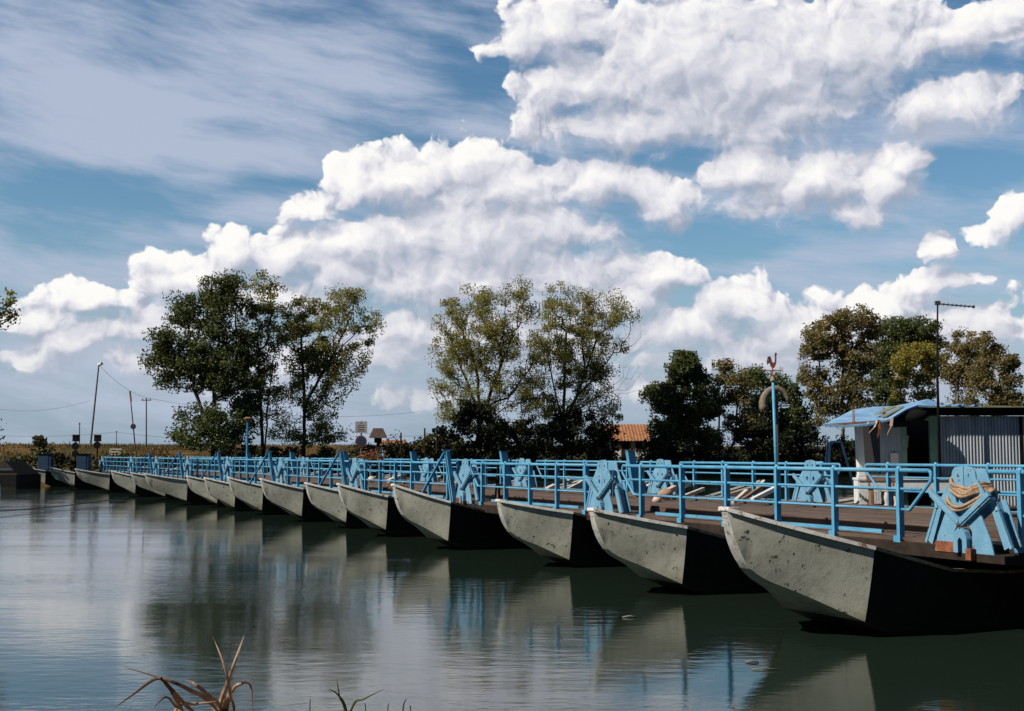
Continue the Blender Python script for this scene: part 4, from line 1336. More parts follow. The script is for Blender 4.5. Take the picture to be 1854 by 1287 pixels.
mb = MB(); disc(mb, c, 0.20, -0.08, 0.006); mb.build('disc_face', M['sign_blue'], dk_)
mb = MB(); mb.bar((-0.16, -0.088, c + 0.16), (0.16, -0.088, c - 0.16), 0.05, 0.008); mb.build('stroke', M['dull_red'], dk_)
tag(r, 'round red and blue sign below a grey lettered panel on a pole', 'road sign')

r = empty('roofed_box')
p = at(684, 850, 59.3); r.location = (p.x, 59.3, DECK)
zt1, zt2, zt3 = zz(775, 59.3), zz(792, 59.3), zz(830, 59.3)
mb = MB(); mb.bar((0, 0, 0), (0.02, 0, zt2), 0.16, 0.2); mb.build('post', M['dark_timber'], r)
mb = MB()
mb.add([(-0.42, -0.3, zt2 - .02), (0.42, -0.3, zt2 - .02), (0.42, 0.3, zt2 - .02), (-0.42, 0.3, zt2 - .02), (-0.24, 0, zt1), (0.24, 0, zt1)],
       [(0, 1, 5, 4), (2, 3, 4, 5), (1, 2, 5), (3, 0, 4), (3, 2, 1, 0)])
mb.build('roof', M['dark_wood'], r)
mb = MB(); mb.box((0.0, 0, zt2 - 0.14), (0.34, 0.3, 0.24)); mb.build('box', M['dark_timber'], r)
tag(r, 'small dark box with a pitched roof on a timber post', 'roofed box')
for px, lab, mt in ((686, 'short white post below the roofed box', 'white'), (694, 'short blue post beside the white one', 'blue')):
    p = at(px, 850, 59.8); mb = MB(); mb.tube([(0, 0, 0), (0, 0, zz(816 if mt == 'white' else 820, 59.8))], 0.07, 10); mb.tube([(0, 0, zz(818, 59.8)), (0, 0, zz(815, 59.8))], 0.09 if mt == 'white' else 0.072, 10)
    o = mb.build('bollard', M[mt], smooth=False); o.location = (p.x, 59.8, DECK); tag(o, lab, 'bollard')

p = at(447, 850, 80.5)
r = empty('lamp_post', (p.x, 80.5, DECK))
mb = MB(); mb.tube([(0, 0, 0), (0.0, 0, zz(762, 80.5))], [0.09, 0.07], 10); mb.build('pole', M['blue_dark'], r)
mb = MB(); mb.lathe([(0.10, 0), (0.26, 0.20), (0.28, 0.24), (0.12, 0.34)], (0, 0, zz(764, 80.5)), 14); mb.build('lamp_head', M['brown_wood'], r)
tag(r, 'blue pole with a small brown cap before the dark poplars', 'lamp post')

# brown net heap on the railing
p = at(672, 838, 58.5)
ngn = np.random.default_rng(5)
q_ = ngn.normal(size=(900, 3)) * np.array([0.30, 0.22, 0.16]) + np.array([0, 0, 0.1])
o = quads_mesh('net_heap', q_, np.full(900, 0.10), LEAF['russet'], nrng=ngn); o.location = (p.x, p.y, at(672, 832, 58.5).z)
tag(o, 'russet tangle heaped on the railing below the road sign', 'net heap')
p = at(612, 900, 38)
q_ = ngn.normal(size=(500, 3)) * np.array([0.16, 0.14, 0.10]) + np.array([0, 0, 0.1])
o = quads_mesh('net_heap', q_, np.full(500, 0.07), LEAF['russet'], nrng=ngn); bobj(o, 24.3, -0.3, DECK + 0.05)
tag(o, 'small russet tangle on the deck edge behind the fifth bow', 'net heap')

# ------------------------------------------------------------------ trees
def skeleton_mesh(nodes, parent, rad, name, mt, root):
    """tapered prisms along every edge of the skeleton"""
    V, F = [], []
    for i in range(1, len(nodes)):
        pa = parent[i]
        a, b = nodes[pa], nodes[i]
        d = b - a; L = np.linalg.norm(d)
        if L < 1e-4: continue
        d /= L
        up = np.array([0, 0, 1.0]) if abs(d[2]) < 0.9 else np.array([1.0, 0, 0])
        x = np.cross(d, up); x /= np.linalg.norm(x); y = np.cross(d, x)
        r0 = min(rad[pa], rad[i] * 1.25); r1 = rad[i]
        n = 7 if r1 > 0.06 else (5 if r1 > 0.03 else 3)
        base = len(V)
        for (c, r) in ((a, r0), (b, r1)):
            for k in range(n):
                an = 2 * math.pi * k / n
                V.append(c + (x * math.cos(an) + y * math.sin(an)) * r)
        for k in range(n):
            k2 = (k + 1) % n
            F.append((base + k, base + k2, base + n + k2, base + n + k))
    me = bpy.data.meshes.new(name); me.from_pydata([tuple(v) for v in V], [], F)
    me.polygons.foreach_set('use_smooth', [True] * len(me.polygons))
    me.materials.append(mt); me.update()
    o = bpy.data.objects.new(name, me); COL.objects.link(o); o.parent = root
    return o

def make_tree(base, Y, trunks, blobs, leaf, label, cat='tree', group=None, seed=0, n_attr=None, per=60, lsize=0.20, spread=0.42, r0=0.016, bark='bark', name='tree', bare=(), fill=1.0):
    """base=(px,py); trunks=[[(px,py)...]]; blobs=[(px,py,rx,rz,density)] in photograph units at distance Y"""
    rg = np.random.default_rng(seed)
    lsize = lsize * (1.12 if Y > 80 else 1.0)
    qx = at(base[0], base[1], 1.0).x
    if Y > 85:
        wmin = 1.5 if name == 'bush' else 3.0
        Y = max(Y, (wmin + D.x * B0.x + D.y * B0.y) / (D.x * qx + D.y))
    b0 = at(base[0], base[1], Y)
    b0.z = bankh(D.x * (b0.x - B0.x) + D.y * (Y - B0.y)) - 0.05 if Y > 70 else 0.6
    root = empty(name, (b0.x, Y, b0.z))
    def loc(px, py, dy=0.0):
        v = at(px, py, Y + dy); return np.array([v.x - b0.x, dy, v.z - b0.z])
    mpp = Y / FPX
    nodes = [np.array([0.0, 0, 0.0])]; parent = [-1]; plen = [0.0]
    def addnode(p, pa):
        nodes.append(p); parent.append(pa); plen.append(plen[pa] + np.linalg.norm(p - nodes[pa])); return len(nodes) - 1
    for tr in trunks:
        cur = 0; last = nodes[0]
        dyt = rg.uniform(-0.6, 0.6)
        for j, (px, py) in enumerate(tr):
            tgt = loc(px, py, dyt * j)
            k = max(1, int(np.linalg.norm(tgt - last) / 0.8))
            for s in range(1, k + 1):
                pnt = last + (tgt - last) * s / k + rg.normal(size=3) * 0.04
                cur = addnode(pnt, cur)
            last = tgt
    att = []
    for (px, py, rx, rz, dn) in blobs:
        area = rx * rz * mpp * mpp * math.pi
        k = int(area * 1.9 * dn * fill) + 3
        for _ in range(k):
            while True:
                q = rg.uniform(-1, 1, 3)
                if (q ** 2).sum() <= 1: break
            ry = min(rx, rz) * 1.1
            v = loc(px, py); v = v + np.array([q[0] * rx, q[1] * ry, q[2] * rz]) * mpp
            att.append((v, 1))
    for (px, py, rx, rz, k) in bare:
        for _ in range(k):
            v = loc(px, py); q = rg.uniform(-1, 1, 3)
            att.append((v + np.array([q[0] * rx, q[1] * rx, q[2] * rz]) * mpp, 0))
    att.sort(key=lambda a: np.linalg.norm(a[0] - nodes[min(len(nodes) - 1, 3)]))
    tips = []
    NA = np.zeros((60000, 3)); PL = np.zeros(60000); cnt = len(nodes)
    NA[:cnt] = nodes; PL[:cnt] = plen
    minh = min(0.12 * max(a[0][2] for a in att), 1.2)
    for v, lf in att:
        dd = NA[:cnt] - v
        dist = np.sqrt((dd ** 2).sum(1))
        cost = dist + 0.30 * PL[:cnt] + 0.9 * np.maximum(0, NA[:cnt, 2] - v[2] + 0.15 * dist) + 50.0 * (NA[:cnt, 2] < minh)
        j = int(cost.argmin())
        a = NA[j].copy(); L = dist[j]
        k = max(1, int(L / 0.55))
        side = rg.normal(size=3) * 0.05 * L
        bow = np.array([0, 0, -0.08 * L]) + side
        cur = j
        for s in range(1, k + 1):
            t = s / k
            pnt = a + (v - a) * t + bow * math.sin(math.pi * t) + rg.normal(size=3) * 0.02
            cur = addnode(pnt, cur); NA[cnt] = pnt; PL[cnt] = plen[cur]; cnt += 1
            if lf and L * (1 - t) < 1.0 and s < k and rg.random() < 0.5: tips.append(cur)
        if lf: tips.append(cur)
    load = np.zeros(len(nodes))
    for i in tips: load[i] += 1
    load += 0.15
    for i in range(len(nodes) - 1, 0, -1): load[parent[i]] += load[i]
    rad = r0 * load ** 0.46
    nt = len([1 for t in trunks for _ in t])
    rad[0] *= 1.25
    skeleton_mesh(nodes, parent, rad, 'trunk', M[bark], root)
    tp = np.array([nodes[i] for i in tips])
    # leaf clumps: each twig end carries a small spray, with clumps of different fullness
    full = rg.gamma(2.0, 0.5, len(tp)); full = np.clip(full, 0.15, 2.4)
    rep = (per * full * 1.7).astype(int)
    idx = np.repeat(np.arange(len(tp)), rep)
    sp = (spread * rg.uniform(0.6, 1.25, len(tp)))[idx][:, None]
    cen = tp[idx] + np.clip(rg.normal(size=(len(idx), 3)), -1.5, 1.5) * sp * np.array([1, 1, 0.75])
    quads_mesh('crown', cen, np.full(len(idx), lsize), LEAF[leaf], root, rg)
    tag(root, label, cat, group)
    return root

GT = 'trees standing on the far bank'
make_tree((388, 832), 104, [[(386, 790), (388, 700)], [(384, 790), (350, 700)]],
          [(345, 615, 70, 60, 1.1), (300, 650, 36, 45, 1), (405, 575, 42, 50, 1.2), (395, 525, 32, 30, 1.0), (338, 560, 35, 30, .9), (400, 665, 65, 50, 1.2), (335, 690, 45, 32, .8), (365, 755, 40, 30, .7), (425, 520, 18, 25, .8), (412, 760, 50, 35, .8), (340, 785, 24, 18, .8), (385, 790, 60, 26, .9), (440, 700, 36, 60, .9), (445, 640, 30, 40, .7)],
          'dark', 'dense dark poplar with the fullest crown, leftmost of the tall trees', group=GT, seed=1, per=84, lsize=0.19, spread=0.45)
make_tree((476, 832), 107, [[(474, 770), (470, 690), (466, 600)], [(482, 770), (488, 700)]],
          [(470, 530, 32, 38, .7), (500, 545, 22, 28, .5), (465, 590, 38, 40, .9), (500, 600, 30, 35, .7), (470, 650, 42, 35, .9), (465, 700, 35, 35, .7), (490, 690, 30, 30, .6), (455, 760, 35, 30, .8), (500, 720, 30, 34, .7)],
          'olive', 'slim airy tree between the dark poplar and the wide spreading tree', group=GT, seed=2, per=62, lsize=0.16, spread=0.4)
make_tree((550, 832), 106, [[(551, 770), (550, 690), (545, 620)], [(552, 740), (580, 680), (625, 600)], [(552, 730), (600, 650), (660, 585)]],
          [(610, 545, 40, 30, .8), (640, 530, 20, 18, .6), (560, 570, 45, 35, .8), (530, 600, 35, 40, .9), (590, 600, 45, 35, .8), (650, 580, 38, 22, .7), (675, 590, 18, 15, .5), (610, 650, 60, 32, .8), (655, 635, 30, 20, .5), (560, 670, 50, 35, .9), (610, 700, 35, 35, .8), (545, 720, 35, 40, .8), (580, 750, 30, 35, .7), (515, 780, 28, 25, .7), (600, 785, 24, 22, .8), (560, 780, 40, 26, .8), (585, 640, 70, 30, .6)],
          'olive', 'spreading tree with long limbs reaching right, third of the left clump', group=GT, seed=3, per=60, lsize=0.16, spread=0.4, bare=[(545, 540, 22, 25, 14)])
make_tree((868, 842), 112, [[(868, 760), (866, 690), (850, 620)], [(872, 760), (900, 680), (930, 600)], [(865, 740), (835, 670), (815, 600)], [(870, 740), (920, 720), (965, 660)]],
          [(815, 560, 32, 28, .6), (850, 545, 32, 26, .6), (890, 555, 36, 36, .75), (932, 530, 28, 28, .75), (950, 560, 28, 34, .6), (820, 600, 34, 34, .55), (870, 610, 45, 36, .8), (905, 620, 40, 40, .7), (800, 650, 22, 22, .6), (825, 660, 36, 30, .8), (870, 680, 52, 38, .8), (940, 650, 40, 28, .6), (810, 700, 30, 35, .8), (850, 740, 52, 38, 1.1), (920, 710, 46, 36, .8), (810, 755, 26, 26, .9), (890, 770, 60, 34, 1.1), (960, 740, 30, 34, .7), (860, 640, 60, 30, .7), (965, 640, 34, 40, .6), (955, 690, 40, 30, .8), (860, 600, 75, 70, .5), (930, 600, 50, 60, .4)],
          'olive', 'fan-shaped willow with many thin upright limbs, left of the two middle trees', group=GT, seed=4, per=56, lsize=0.145, spread=0.42)
make_tree((1022, 842), 113, [[(1020, 770), (1022, 690), (1025, 600)], [(1025, 760), (1055, 690), (1085, 600)], [(1018, 760), (1000, 690), (985, 620)], [(1025, 740), (1070, 690), (1110, 640)]],
          [(1015, 545, 34, 32, .8), (1000, 575, 25, 30, .6), (1085, 545, 45, 26, .9), (1125, 565, 28, 22, .7), (1060, 590, 45, 34, .7), (1020, 620, 40, 36, .8), (985, 640, 30, 30, .7), (1080, 625, 38, 32, .8), (1040, 670, 55, 34, 1.0), (1090, 680, 34, 26, .8), (1130, 620, 16, 18, .35), (980, 700, 38, 30, .6), (1030, 725, 62, 36, 1.0), (1095, 735, 34, 32, 1.0), (1010, 770, 60, 30, 1.0), (1050, 640, 80, 60, .6), (1030, 570, 45, 40, .5), (1100, 575, 50, 40, .5)],
          'olive', 'fan-shaped willow with a bare right-hand branch, right of the two middle trees', group=GT, seed=5, per=58, lsize=0.145, spread=0.42, bare=[(1150, 680, 28, 20, 22), (1140, 600, 22, 20, 12), (1120, 700, 30, 12, 8)])
make_tree((1232, 842), 120, [[(1232, 780), (1236, 700)]],
          [(1238, 665, 30, 28, 1.6), (1245, 690, 38, 30, 1.5), (1200, 720, 36, 26, 1.5), (1255, 730, 46, 34, 1.5), (1210, 760, 46, 34, 1.5), (1185, 710, 16, 12, 1), (1280, 745, 22, 22, 1), (1240, 790, 60, 34, 1.5)],
          'dark', 'compact dark round-topped tree right of the orange-roofed house', group=GT, seed=6, per=70, lsize=0.23, spread=0.42)
make_tree((1302, 842), 121, [[(1302, 790), (1304, 720)], [(1330, 800), (1335, 720)]],
          [(1322, 675, 28, 22, 1.2), (1345, 690, 24, 26, 1.1), (1310, 705, 28, 22, 1.1), (1340, 735, 34, 26, 1.2), (1300, 735, 18, 16, .7), (1365, 760, 26, 28, 1.1), (1330, 775, 22, 20, .8), (1300, 800, 30, 14, .8)],
          'brown', 'small bronze tree with a thin bare trunk, right of the compact dark one', group=GT, seed=7, per=52, lsize=0.22, spread=0.42)
make_tree((1400, 842), 123, [[(1400, 790), (1395, 730)]],
          [(1372, 690, 22, 26, 1.1), (1362, 680, 14, 18, 1), (1400, 700, 24, 22, 1), (1385, 740, 34, 30, 1.3), (1432, 715, 26, 28, 1.1), (1440, 760, 30, 34, 1.3), (1395, 785, 40, 28, 1.4)],
          'dark', 'bushy tree behind the weather vane pole', group=GT, seed=8, per=60, lsize=0.23, spread=0.42)
make_tree((1526, 846), 126, [[(1526, 780), (1524, 700), (1530, 620)], [(1526, 750), (1500, 690)], [(1528, 740), (1560, 680)]],
          [(1540, 580, 42, 26, 1.2), (1500, 600, 36, 32, 1.2), (1565, 590, 26, 28, 1.1), (1470, 630, 24, 34, 1.0), (1520, 640, 46, 34, 1.1), (1565, 645, 34, 32, 1), (1480, 680, 34, 26, .9), (1535, 695, 44, 30, .9), (1490, 720, 30, 26, .9), (1560, 730, 30, 24, .8), (1510, 750, 40, 22, .9)],
          'brown', 'tall broad bronze-green tree behind the awning', group=GT, seed=9, per=54, lsize=0.23, spread=0.45, bark='bark_pale')
make_tree((1625, 846), 158, [[(1625, 780), (1622, 690)]],
          [(1615, 598, 34, 28, 1.4), (1665, 600, 36, 26, 1.4), (1692, 620, 18, 22, 1.1), (1640, 635, 46, 30, 1.4), (1600, 650, 26, 36, 1.2), (1595, 700, 24, 34, 1.1), (1610, 740, 26, 30, 1.1), (1690, 660, 18, 24, 1)],
          'dark', 'dark green tree with a flat rounded top behind the shed', group=GT, seed=10, per=66, lsize=0.23, spread=0.45)
make_tree((1662, 846), 119, [[(1668, 790), (1665, 720)]],
          [(1662, 638, 36, 24, 1.4), (1688, 650, 20, 24, 1.1), (1645, 668, 38, 30, 1.4), (1680, 685, 26, 26, 1.0), (1640, 700, 26, 24, 1), (1675, 720, 30, 22, .8)],
          'yellow', 'smaller yellow-green tree left of the antenna mast', group=GT, seed=11, per=50, lsize=0.2, spread=0.4, bark='bark_pale')
make_tree((1728, 846), 154, [[(1728, 780), (1735, 700), (1740, 640)], [(1730, 760), (1765, 700)]],
          [(1742, 622, 30, 24, 1.0), (1765, 640, 26, 26, 1), (1728, 660, 28, 34, 1), (1750, 690, 40, 34, 1.0), (1740, 735, 40, 24, .8)],
          'brown', 'bronze tree just right of the antenna mast', group=GT, seed=12, per=50, lsize=0.22, spread=0.43, bark='bark_pale')
make_tree((1798, 846), 133, [[(1798, 780), (1796, 700)]],
          [(1788, 628, 24, 22, 1.1), (1805, 655, 28, 28, 1.1), (1780, 680, 30, 30, 1.1), (1828, 665, 14, 14, .9), (1825, 700, 26, 26, 1.1), (1795, 725, 44, 26, 1.2), (1838, 730, 18, 20, 1)],
          'brown', 'rightmost bronze tree, sloping down to the right border', group=GT, seed=13, per=56, lsize=0.22, spread=0.43)
make_tree((-70, 850), 60, [[(-66, 740), (-55, 620)]],
          [(-60, 560, 50, 60, .8), (-20, 545, 30, 26, .9), (8, 535, 20, 16, .9), (0, 560, 26, 12, .9), (14, 572, 14, 8, .7), (-70, 640, 50, 50, .6)],
          'olive', 'tree at the left border, only one leafy branch in view', group=GT, seed=14, per=30, lsize=0.15, spread=0.24)
make_tree((-24, 850), 84, [[(-22, 820), (-22, 790)]], [(-20, 772, 24, 22, 1.6), (-16, 800, 18, 12, 1)],
          'dark', 'dark shrub edge at the left border above the levee', 'shrub', seed=15, per=50, lsize=0.16, spread=0.3, name='shrub')

def bush(px, py_base, Y, rx, rz, leaf, label, seed, per=34, group='bushes along the far bank', extra=(), ls=0.26):
    return make_tree((px, py_base), Y, [[(px, py_base - rz * 0.5)]], [(px, py_base - rz, rx, rz, 1.5)] + list(extra), leaf, label, 'bush', group, seed, per=per, lsize=ls, spread=0.36, name='bush')
bush(80, 838, 92, 14, 12, 'scrub', 'small green bush on the levee slope, far left', 20, extra=[(74, 802, 5, 10, 1.2), (86, 806, 7, 7, 1)])
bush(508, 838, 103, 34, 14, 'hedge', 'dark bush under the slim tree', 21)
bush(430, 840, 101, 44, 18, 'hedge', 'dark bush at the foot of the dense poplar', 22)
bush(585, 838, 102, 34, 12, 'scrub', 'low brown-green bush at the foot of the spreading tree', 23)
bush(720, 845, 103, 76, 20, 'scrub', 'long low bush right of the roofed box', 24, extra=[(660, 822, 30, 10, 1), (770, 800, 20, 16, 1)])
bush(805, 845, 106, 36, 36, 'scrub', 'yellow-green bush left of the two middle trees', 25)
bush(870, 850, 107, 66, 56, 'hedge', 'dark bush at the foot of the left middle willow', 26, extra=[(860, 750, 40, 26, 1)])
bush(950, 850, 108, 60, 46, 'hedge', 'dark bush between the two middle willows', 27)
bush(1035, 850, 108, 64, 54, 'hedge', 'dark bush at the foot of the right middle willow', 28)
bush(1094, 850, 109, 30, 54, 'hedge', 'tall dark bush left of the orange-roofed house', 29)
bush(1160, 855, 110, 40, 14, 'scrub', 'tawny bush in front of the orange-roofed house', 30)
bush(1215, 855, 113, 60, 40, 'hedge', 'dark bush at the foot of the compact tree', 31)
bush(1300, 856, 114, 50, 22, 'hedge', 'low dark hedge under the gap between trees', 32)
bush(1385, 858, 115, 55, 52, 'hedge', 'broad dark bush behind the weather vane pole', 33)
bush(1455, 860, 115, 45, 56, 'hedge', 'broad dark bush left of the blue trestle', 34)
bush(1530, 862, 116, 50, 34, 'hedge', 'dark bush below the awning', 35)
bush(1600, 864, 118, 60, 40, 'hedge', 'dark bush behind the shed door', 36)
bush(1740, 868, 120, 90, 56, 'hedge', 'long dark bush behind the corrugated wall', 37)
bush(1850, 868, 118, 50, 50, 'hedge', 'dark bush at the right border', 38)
rgs = random.Random(9)
for i, px in enumerate([20, 45, 110, 135, 190, 225, 262, 292, 320, 345]):
    bush(px, 846 - (i % 3) * 4, 90 + px * 0.03, rgs.uniform(9, 16), rgs.uniform(5, 9), 'scrub' if i % 2 else 'hedge',
         ['low dark scrub by the black landing stage', 'low green scrub above the leftmost boat', 'low dark scrub between the two blue panels', 'green scrub left of the signal box',
          'dark scrub below the white trestle', 'green scrub right of the white trestle', 'dark scrub below the thin utility pole', 'green scrub midway to the poplars',
          'dark scrub under the poplar edge', 'green scrub touching the poplar'][i], 50 + i, per=22, group='scrub on the levee slope')

# ------------------------------------------------------------------ houses
def house(px0, px1, pyr, pye, pyb, Y, depth, label, door=None):
    a, b = at(px0, pye, Y), at(px1, pye, Y)
    zb = at(px0, pyb, Y).z; zr = at(px0, pyr, Y).z; ze = a.z
    r = empty('house', (a.x, Y, zb)); W_ = b.x - a.x; h = ze - zb
    mb = MB(); mb.box((W_ / 2, depth / 2, h / 2 - 1), (W_, depth, h + 2))
    mb.add([(0, 0, h), (0, depth, h), (0, depth / 2, zr - zb - 0.1)], [(0, 1, 2)]); mb.add([(W_, 0, h), (W_, depth, h), (W_, depth / 2, zr - zb - 0.1)], [(0, 1, 2)])
    mb.build('wall', M['plaster'], r)
    rh = zr - zb; e = 0.5
    mb = MB()
    nx = max(6, int(W_ / 0.3))
    for sgn in (0, 1):
        y0 = -e if sgn == 0 else depth + e
        z0 = h - e * (rh - h) / (depth / 2)
        for i in range(nx):
            xa = -e + (W_ + 2 * e) * i / nx; xb = -e + (W_ + 2 * e) * (i + 1) / nx; xm = (xa + xb) / 2
            base = len(mb.v)
            for (y, z) in ((y0, z0), (depth / 2, rh)):
                mb.v += [(xa, y, z), (xm, y, z + 0.07), (xb, y, z)]
            mb.f += [(base, base + 1, base + 4, base + 3), (base + 1, base + 2, base + 5, base + 4)]
    mb.build('roof', M['tile'], r)
    if door:
        for (dx, w_, z0_, z1_) in door:
            x = at(dx, pyb, Y).x - a.x
            mb = MB(); mb.box((x, -0.03, (z0_ + z1_) / 2), (w_, 0.08, z1_ - z0_)); fr = mb.build('door' if z0_ < 0.1 else 'window', M['inside'], r)
            mb = MB()
            for s_ in (-1, 1): mb.box((x + s_ * (w_ / 2 + 0.05), -0.05, (z0_ + z1_) / 2), (0.1, 0.12, z1_ - z0_ + 0.1))
            mb.build('frame', M['brown_wood'], fr)
    tag(r, label, 'house')
    return r
house(1088, 1172, 767, 795, 830, 136, 8, 'white house with orange tiled roof glimpsed between the trees', door=[(1133, 0.9, 0.0, 2.0), (1160, 1.0, 0.9, 1.9)])
house(694, 726, 797, 805, 815, 170, 5, 'distant low orange roof right of the roofed box', door=[(705, 0.9, 0.2, 1.0)])

# ------------------------------------------------------------------ poles, lamps, signals, wires
def pole(px, pyt, pyb, Y, r, label, lean=0.0, mt='iron', arms=False, name='utility_pole', cat='utility pole', group='thin poles on the levee'):
    b = at(px, pyb, Y); t = at(px + lean, pyt, Y)
    root = empty(name, (b.x, Y, b.z - 0.4))
    hz_ = t.z - b.z + 0.4; lx = t.x - b.x
    mb = MB(); mb.tube([(0, 0, 0), (lx, 0, hz_)], [r, r * 0.7], 8); mb.build('pole', M[mt], root)
    if arms:
        mb = MB(); mb.bar((lx - 0.5, 0, hz_ - 0.25), (lx + 0.5, 0, hz_ - 0.25), 0.07, 0.09); mb.build('crossarm', M[mt], root)
    if cat == 'utility pole':
        mb = MB()
        for s_ in (-0.4, 0.4): mb.lathe([(0.03, 0), (0.05, 0.05), (0.03, 0.13)], (lx + (s_ if arms else s_ * 0.15), 0, hz_ - 0.2), 8)
        mb.build('insulator', M['iron'], root)
    tag(root, label, cat, group)
    return root, lx, hz_, t
pole(144, 765, 806, 125, 0.07, 'short thin pole left of the leaning lamp post', mt='grey_pole')
pole(211, 780, 806, 150, 0.06, 'shortest thin pole, between the lamp post and the raised barrier', mt='grey_pole')
_, _, _, PT2 = pole(265, 720, 806, 125, 0.08, 'thin pole with a crossarm right of the raised barrier', arms=True)
pole(328, 775, 806, 130, 0.08, 'thin pole at the left edge of the dense poplar', mt='dark_timber')
pole(726, 783, 812, 108, 0.10, 'short timber post above the distant orange roof', mt='dark_timber', cat='post', name='timber_post', group='timber posts left of the willows')
pole(769, 775, 812, 108, 0.10, 'timber post wrapped in shrubbery', mt='dark_timber', cat='post', name='timber_post', group='timber posts left of the willows')
pole(791, 773, 812, 108, 0.10, 'slim timber post closest to the willows', mt='dark_timber', cat='post', name='timber_post', group='timber posts left of the willows')

root, lx, hz_, LT = pole(163, 660, 808, 124, 0.11, 'tall lamp post leaning to the right on the levee', lean=16, mt='grey_pole', name='lamp_post', cat='lamp post', group=None)
mb = MB(); mb.bar((lx, 0, hz_), (lx + 0.42, -0.3, hz_ + 0.12), 0.42, 0.26, taper=0.7); mb.build('lamp_head', M['white'], root, bevel=0.02)
root, lx, hz_, BT = pole(246, 708, 812, 122, 0.07, 'raised barrier arm leaning left with a round sign', lean=-11, mt='iron', name='barrier_arm', cat='barrier', group=None)
mb = MB(); f = 0.42; mb.tube([(lx * 0.8, 0, hz_ * 0.83), (lx * 1.0, 0, hz_)], 0.10, 8); mb.build('sleeve', M['rope'], root)
mb = MB(); cz = at(243, 772, 122).z - root.location.z; cx = lx * cz / hz_ + 0.03
mb.prism([(cx + 0.28 * math.cos(2 * math.pi * k / 22), cz + 0.28 * math.sin(2 * math.pi * k / 22)) for k in range(22)], 0.03, 'xz', -0.10); dd = mb.build('disc', M['dull_red'], root)
mb = MB(); mb.prism([(cx + 0.19 * math.cos(2 * math.pi * k / 22), cz + 0.19 * math.sin(2 * math.pi * k / 22)) for k in range(22)], 0.01, 'xz', -0.13); mb.build('disc_face', M['sign_blue'], dd)

def signal(px, Y, pyt, pyb, label, discs):
    b = at(px, pyb, Y); r = empty('signal', (b.x, Y, b.z)); m = Y / FPX
    H = (pyb - pyt) * m
    mb = MB(); mb.tube([(0, 0, 0), (0, 0, H - 0.1)], 0.06, 8); mb.build('post', M['black'], r)
    mb = MB(); mb.box((0, 0, H - 6.5 * m), (12 * m, 0.25, 12 * m)); mb.build('signal_box', M['black'], r, bevel=0.03)
    mb = MB(); mb.box((0, -0.14, H - 0.5 * m), (13.5 * m, 0.10, 0.05)); mb.build('visor', M['brown_wood'], r)
    for k, c in enumerate(discs):
        mb = MB(); mb.prism([(6.5 * m * math.cos(2 * math.pi * j / 18), (pyb - c) * m + 6.5 * m * math.sin(2 * math.pi * j / 18)) for j in range(18)], 0.06, 'xz', -0.10)
        mb.build('disc', M['black'], r)
    tag(r, label, 'signal')
signal(136, 100, 787, 856, 'dark square signal box over two stacked round discs, on the left', [808, 822])
signal(175.5, 110, 787, 844, 'dark square signal box right of the lamp post', [806])
# deep blue housings at the landing
for px, px2, pyt, lab in ((75, 92, 822, 'dark blue cabinet above the gap between the two leftmost bows'), (145, 160, 822, 'dark blue cabinet below the left signal box')):
    Yc = 98.0 if px == 75 else 93.5; a = at(px - 7, 850, Yc); b = at(px2, 850, Yc); t = at(px, pyt, Yc)
    r = empty('cabinet', (a.x, Yc, DECK - 0.1)); w_ = b.x - a.x; h_ = t.z - DECK + 0.1
    mb = MB(); mb.box((w_ / 2, 0.3, h_ / 2), (w_, 0.6, h_)); mb.build('body', M['navy'], r, bevel=0.02)
    mb = MB(); mb.box((w_ / 2, 0.28, h_ + 0.02), (w_ + 0.1, 0.75, 0.05)); mb.build('lid', M['black'], r)
    mb = MB(); mb.box((w_ * 0.45, -0.015, h_ * 0.5), (w_ * 0.7, 0.03, h_ * 0.8)); mb.build('door', M['navy'], r)
    tag(r, lab, 'cabinet')
# white trestle on the levee slope
r = empty('white_trestle'); Yt = 118.0; a = at(196, 826, Yt); b = at(220, 813, Yt); r.location = (a.x, Yt, a.z)
w_ = b.x - a.x; h_ = b.z - a.z
for z_, x0_, x1_ in ((h_, 0.2, w_), (h_ * 0.25, 0.0, w_ * 0.75), (h_ * 0.62, 0.1, w_ * 0.8)):
    mb = MB(); mb.bar((x0_, 0, z_), (x1_, 0, z_), 0.07, 0.08); mb.build('bar', M['white'], r)
mb = MB(); mb.bar((w_, 0, h_), (w_ * 0.80, 0, 0), 0.10, 0.08); mb.build('leg', M['white'], r)
mb = MB(); mb.bar((0.2, 0, h_), (0.0, 0, -0.1), 0.07, 0.07); mb.build('leg', M['white'], r)
tag(r, 'white trestle frame on the levee slope above the bows', 'trestle')
# landing stage at the far left
r = empty('landing_stage')
a = at(-60, 880, 88); b = at(30, 880, 88); r.location = (a.x, 88, 0)
w_ = b.x - a.x
mb = MB(); mb.box((w_ / 2, 2.2, 0.35), (w_, 4.6, 1.3)); mb.build('float', M['tar'], r)
mb = MB(); mb.add([(0.2, -0.1, 1.0), (w_ + 0.1, -0.1, 1.0), (w_ + 0.1, 4, 1.0), (0.2, 4, 1.0), (0.2, 0.2, 1.9), (w_ - 0.9, 0.2, 1.95), (w_ - 0.9, 3.6, 1.95), (0.2, 3.6, 1.9)],
                 [(0, 1, 5, 4), (1, 2, 6, 5), (2, 3, 7, 6), (3, 0, 4, 7), (4, 5, 6, 7)]); mb.build('cover', M['dark_timber'], r)
mb = MB(); mb.bar((0, -0.13, 1.42), (w_ - 0.3, -0.13, 1.42), 0.05, 0.06); mb.build('rim', M['blue_dark'], r)
tag(r, 'black covered landing stage at the left border', 'landing stage')
r = empty('mooring_post', (at(1, 895, 75).x, 75, -0.5))
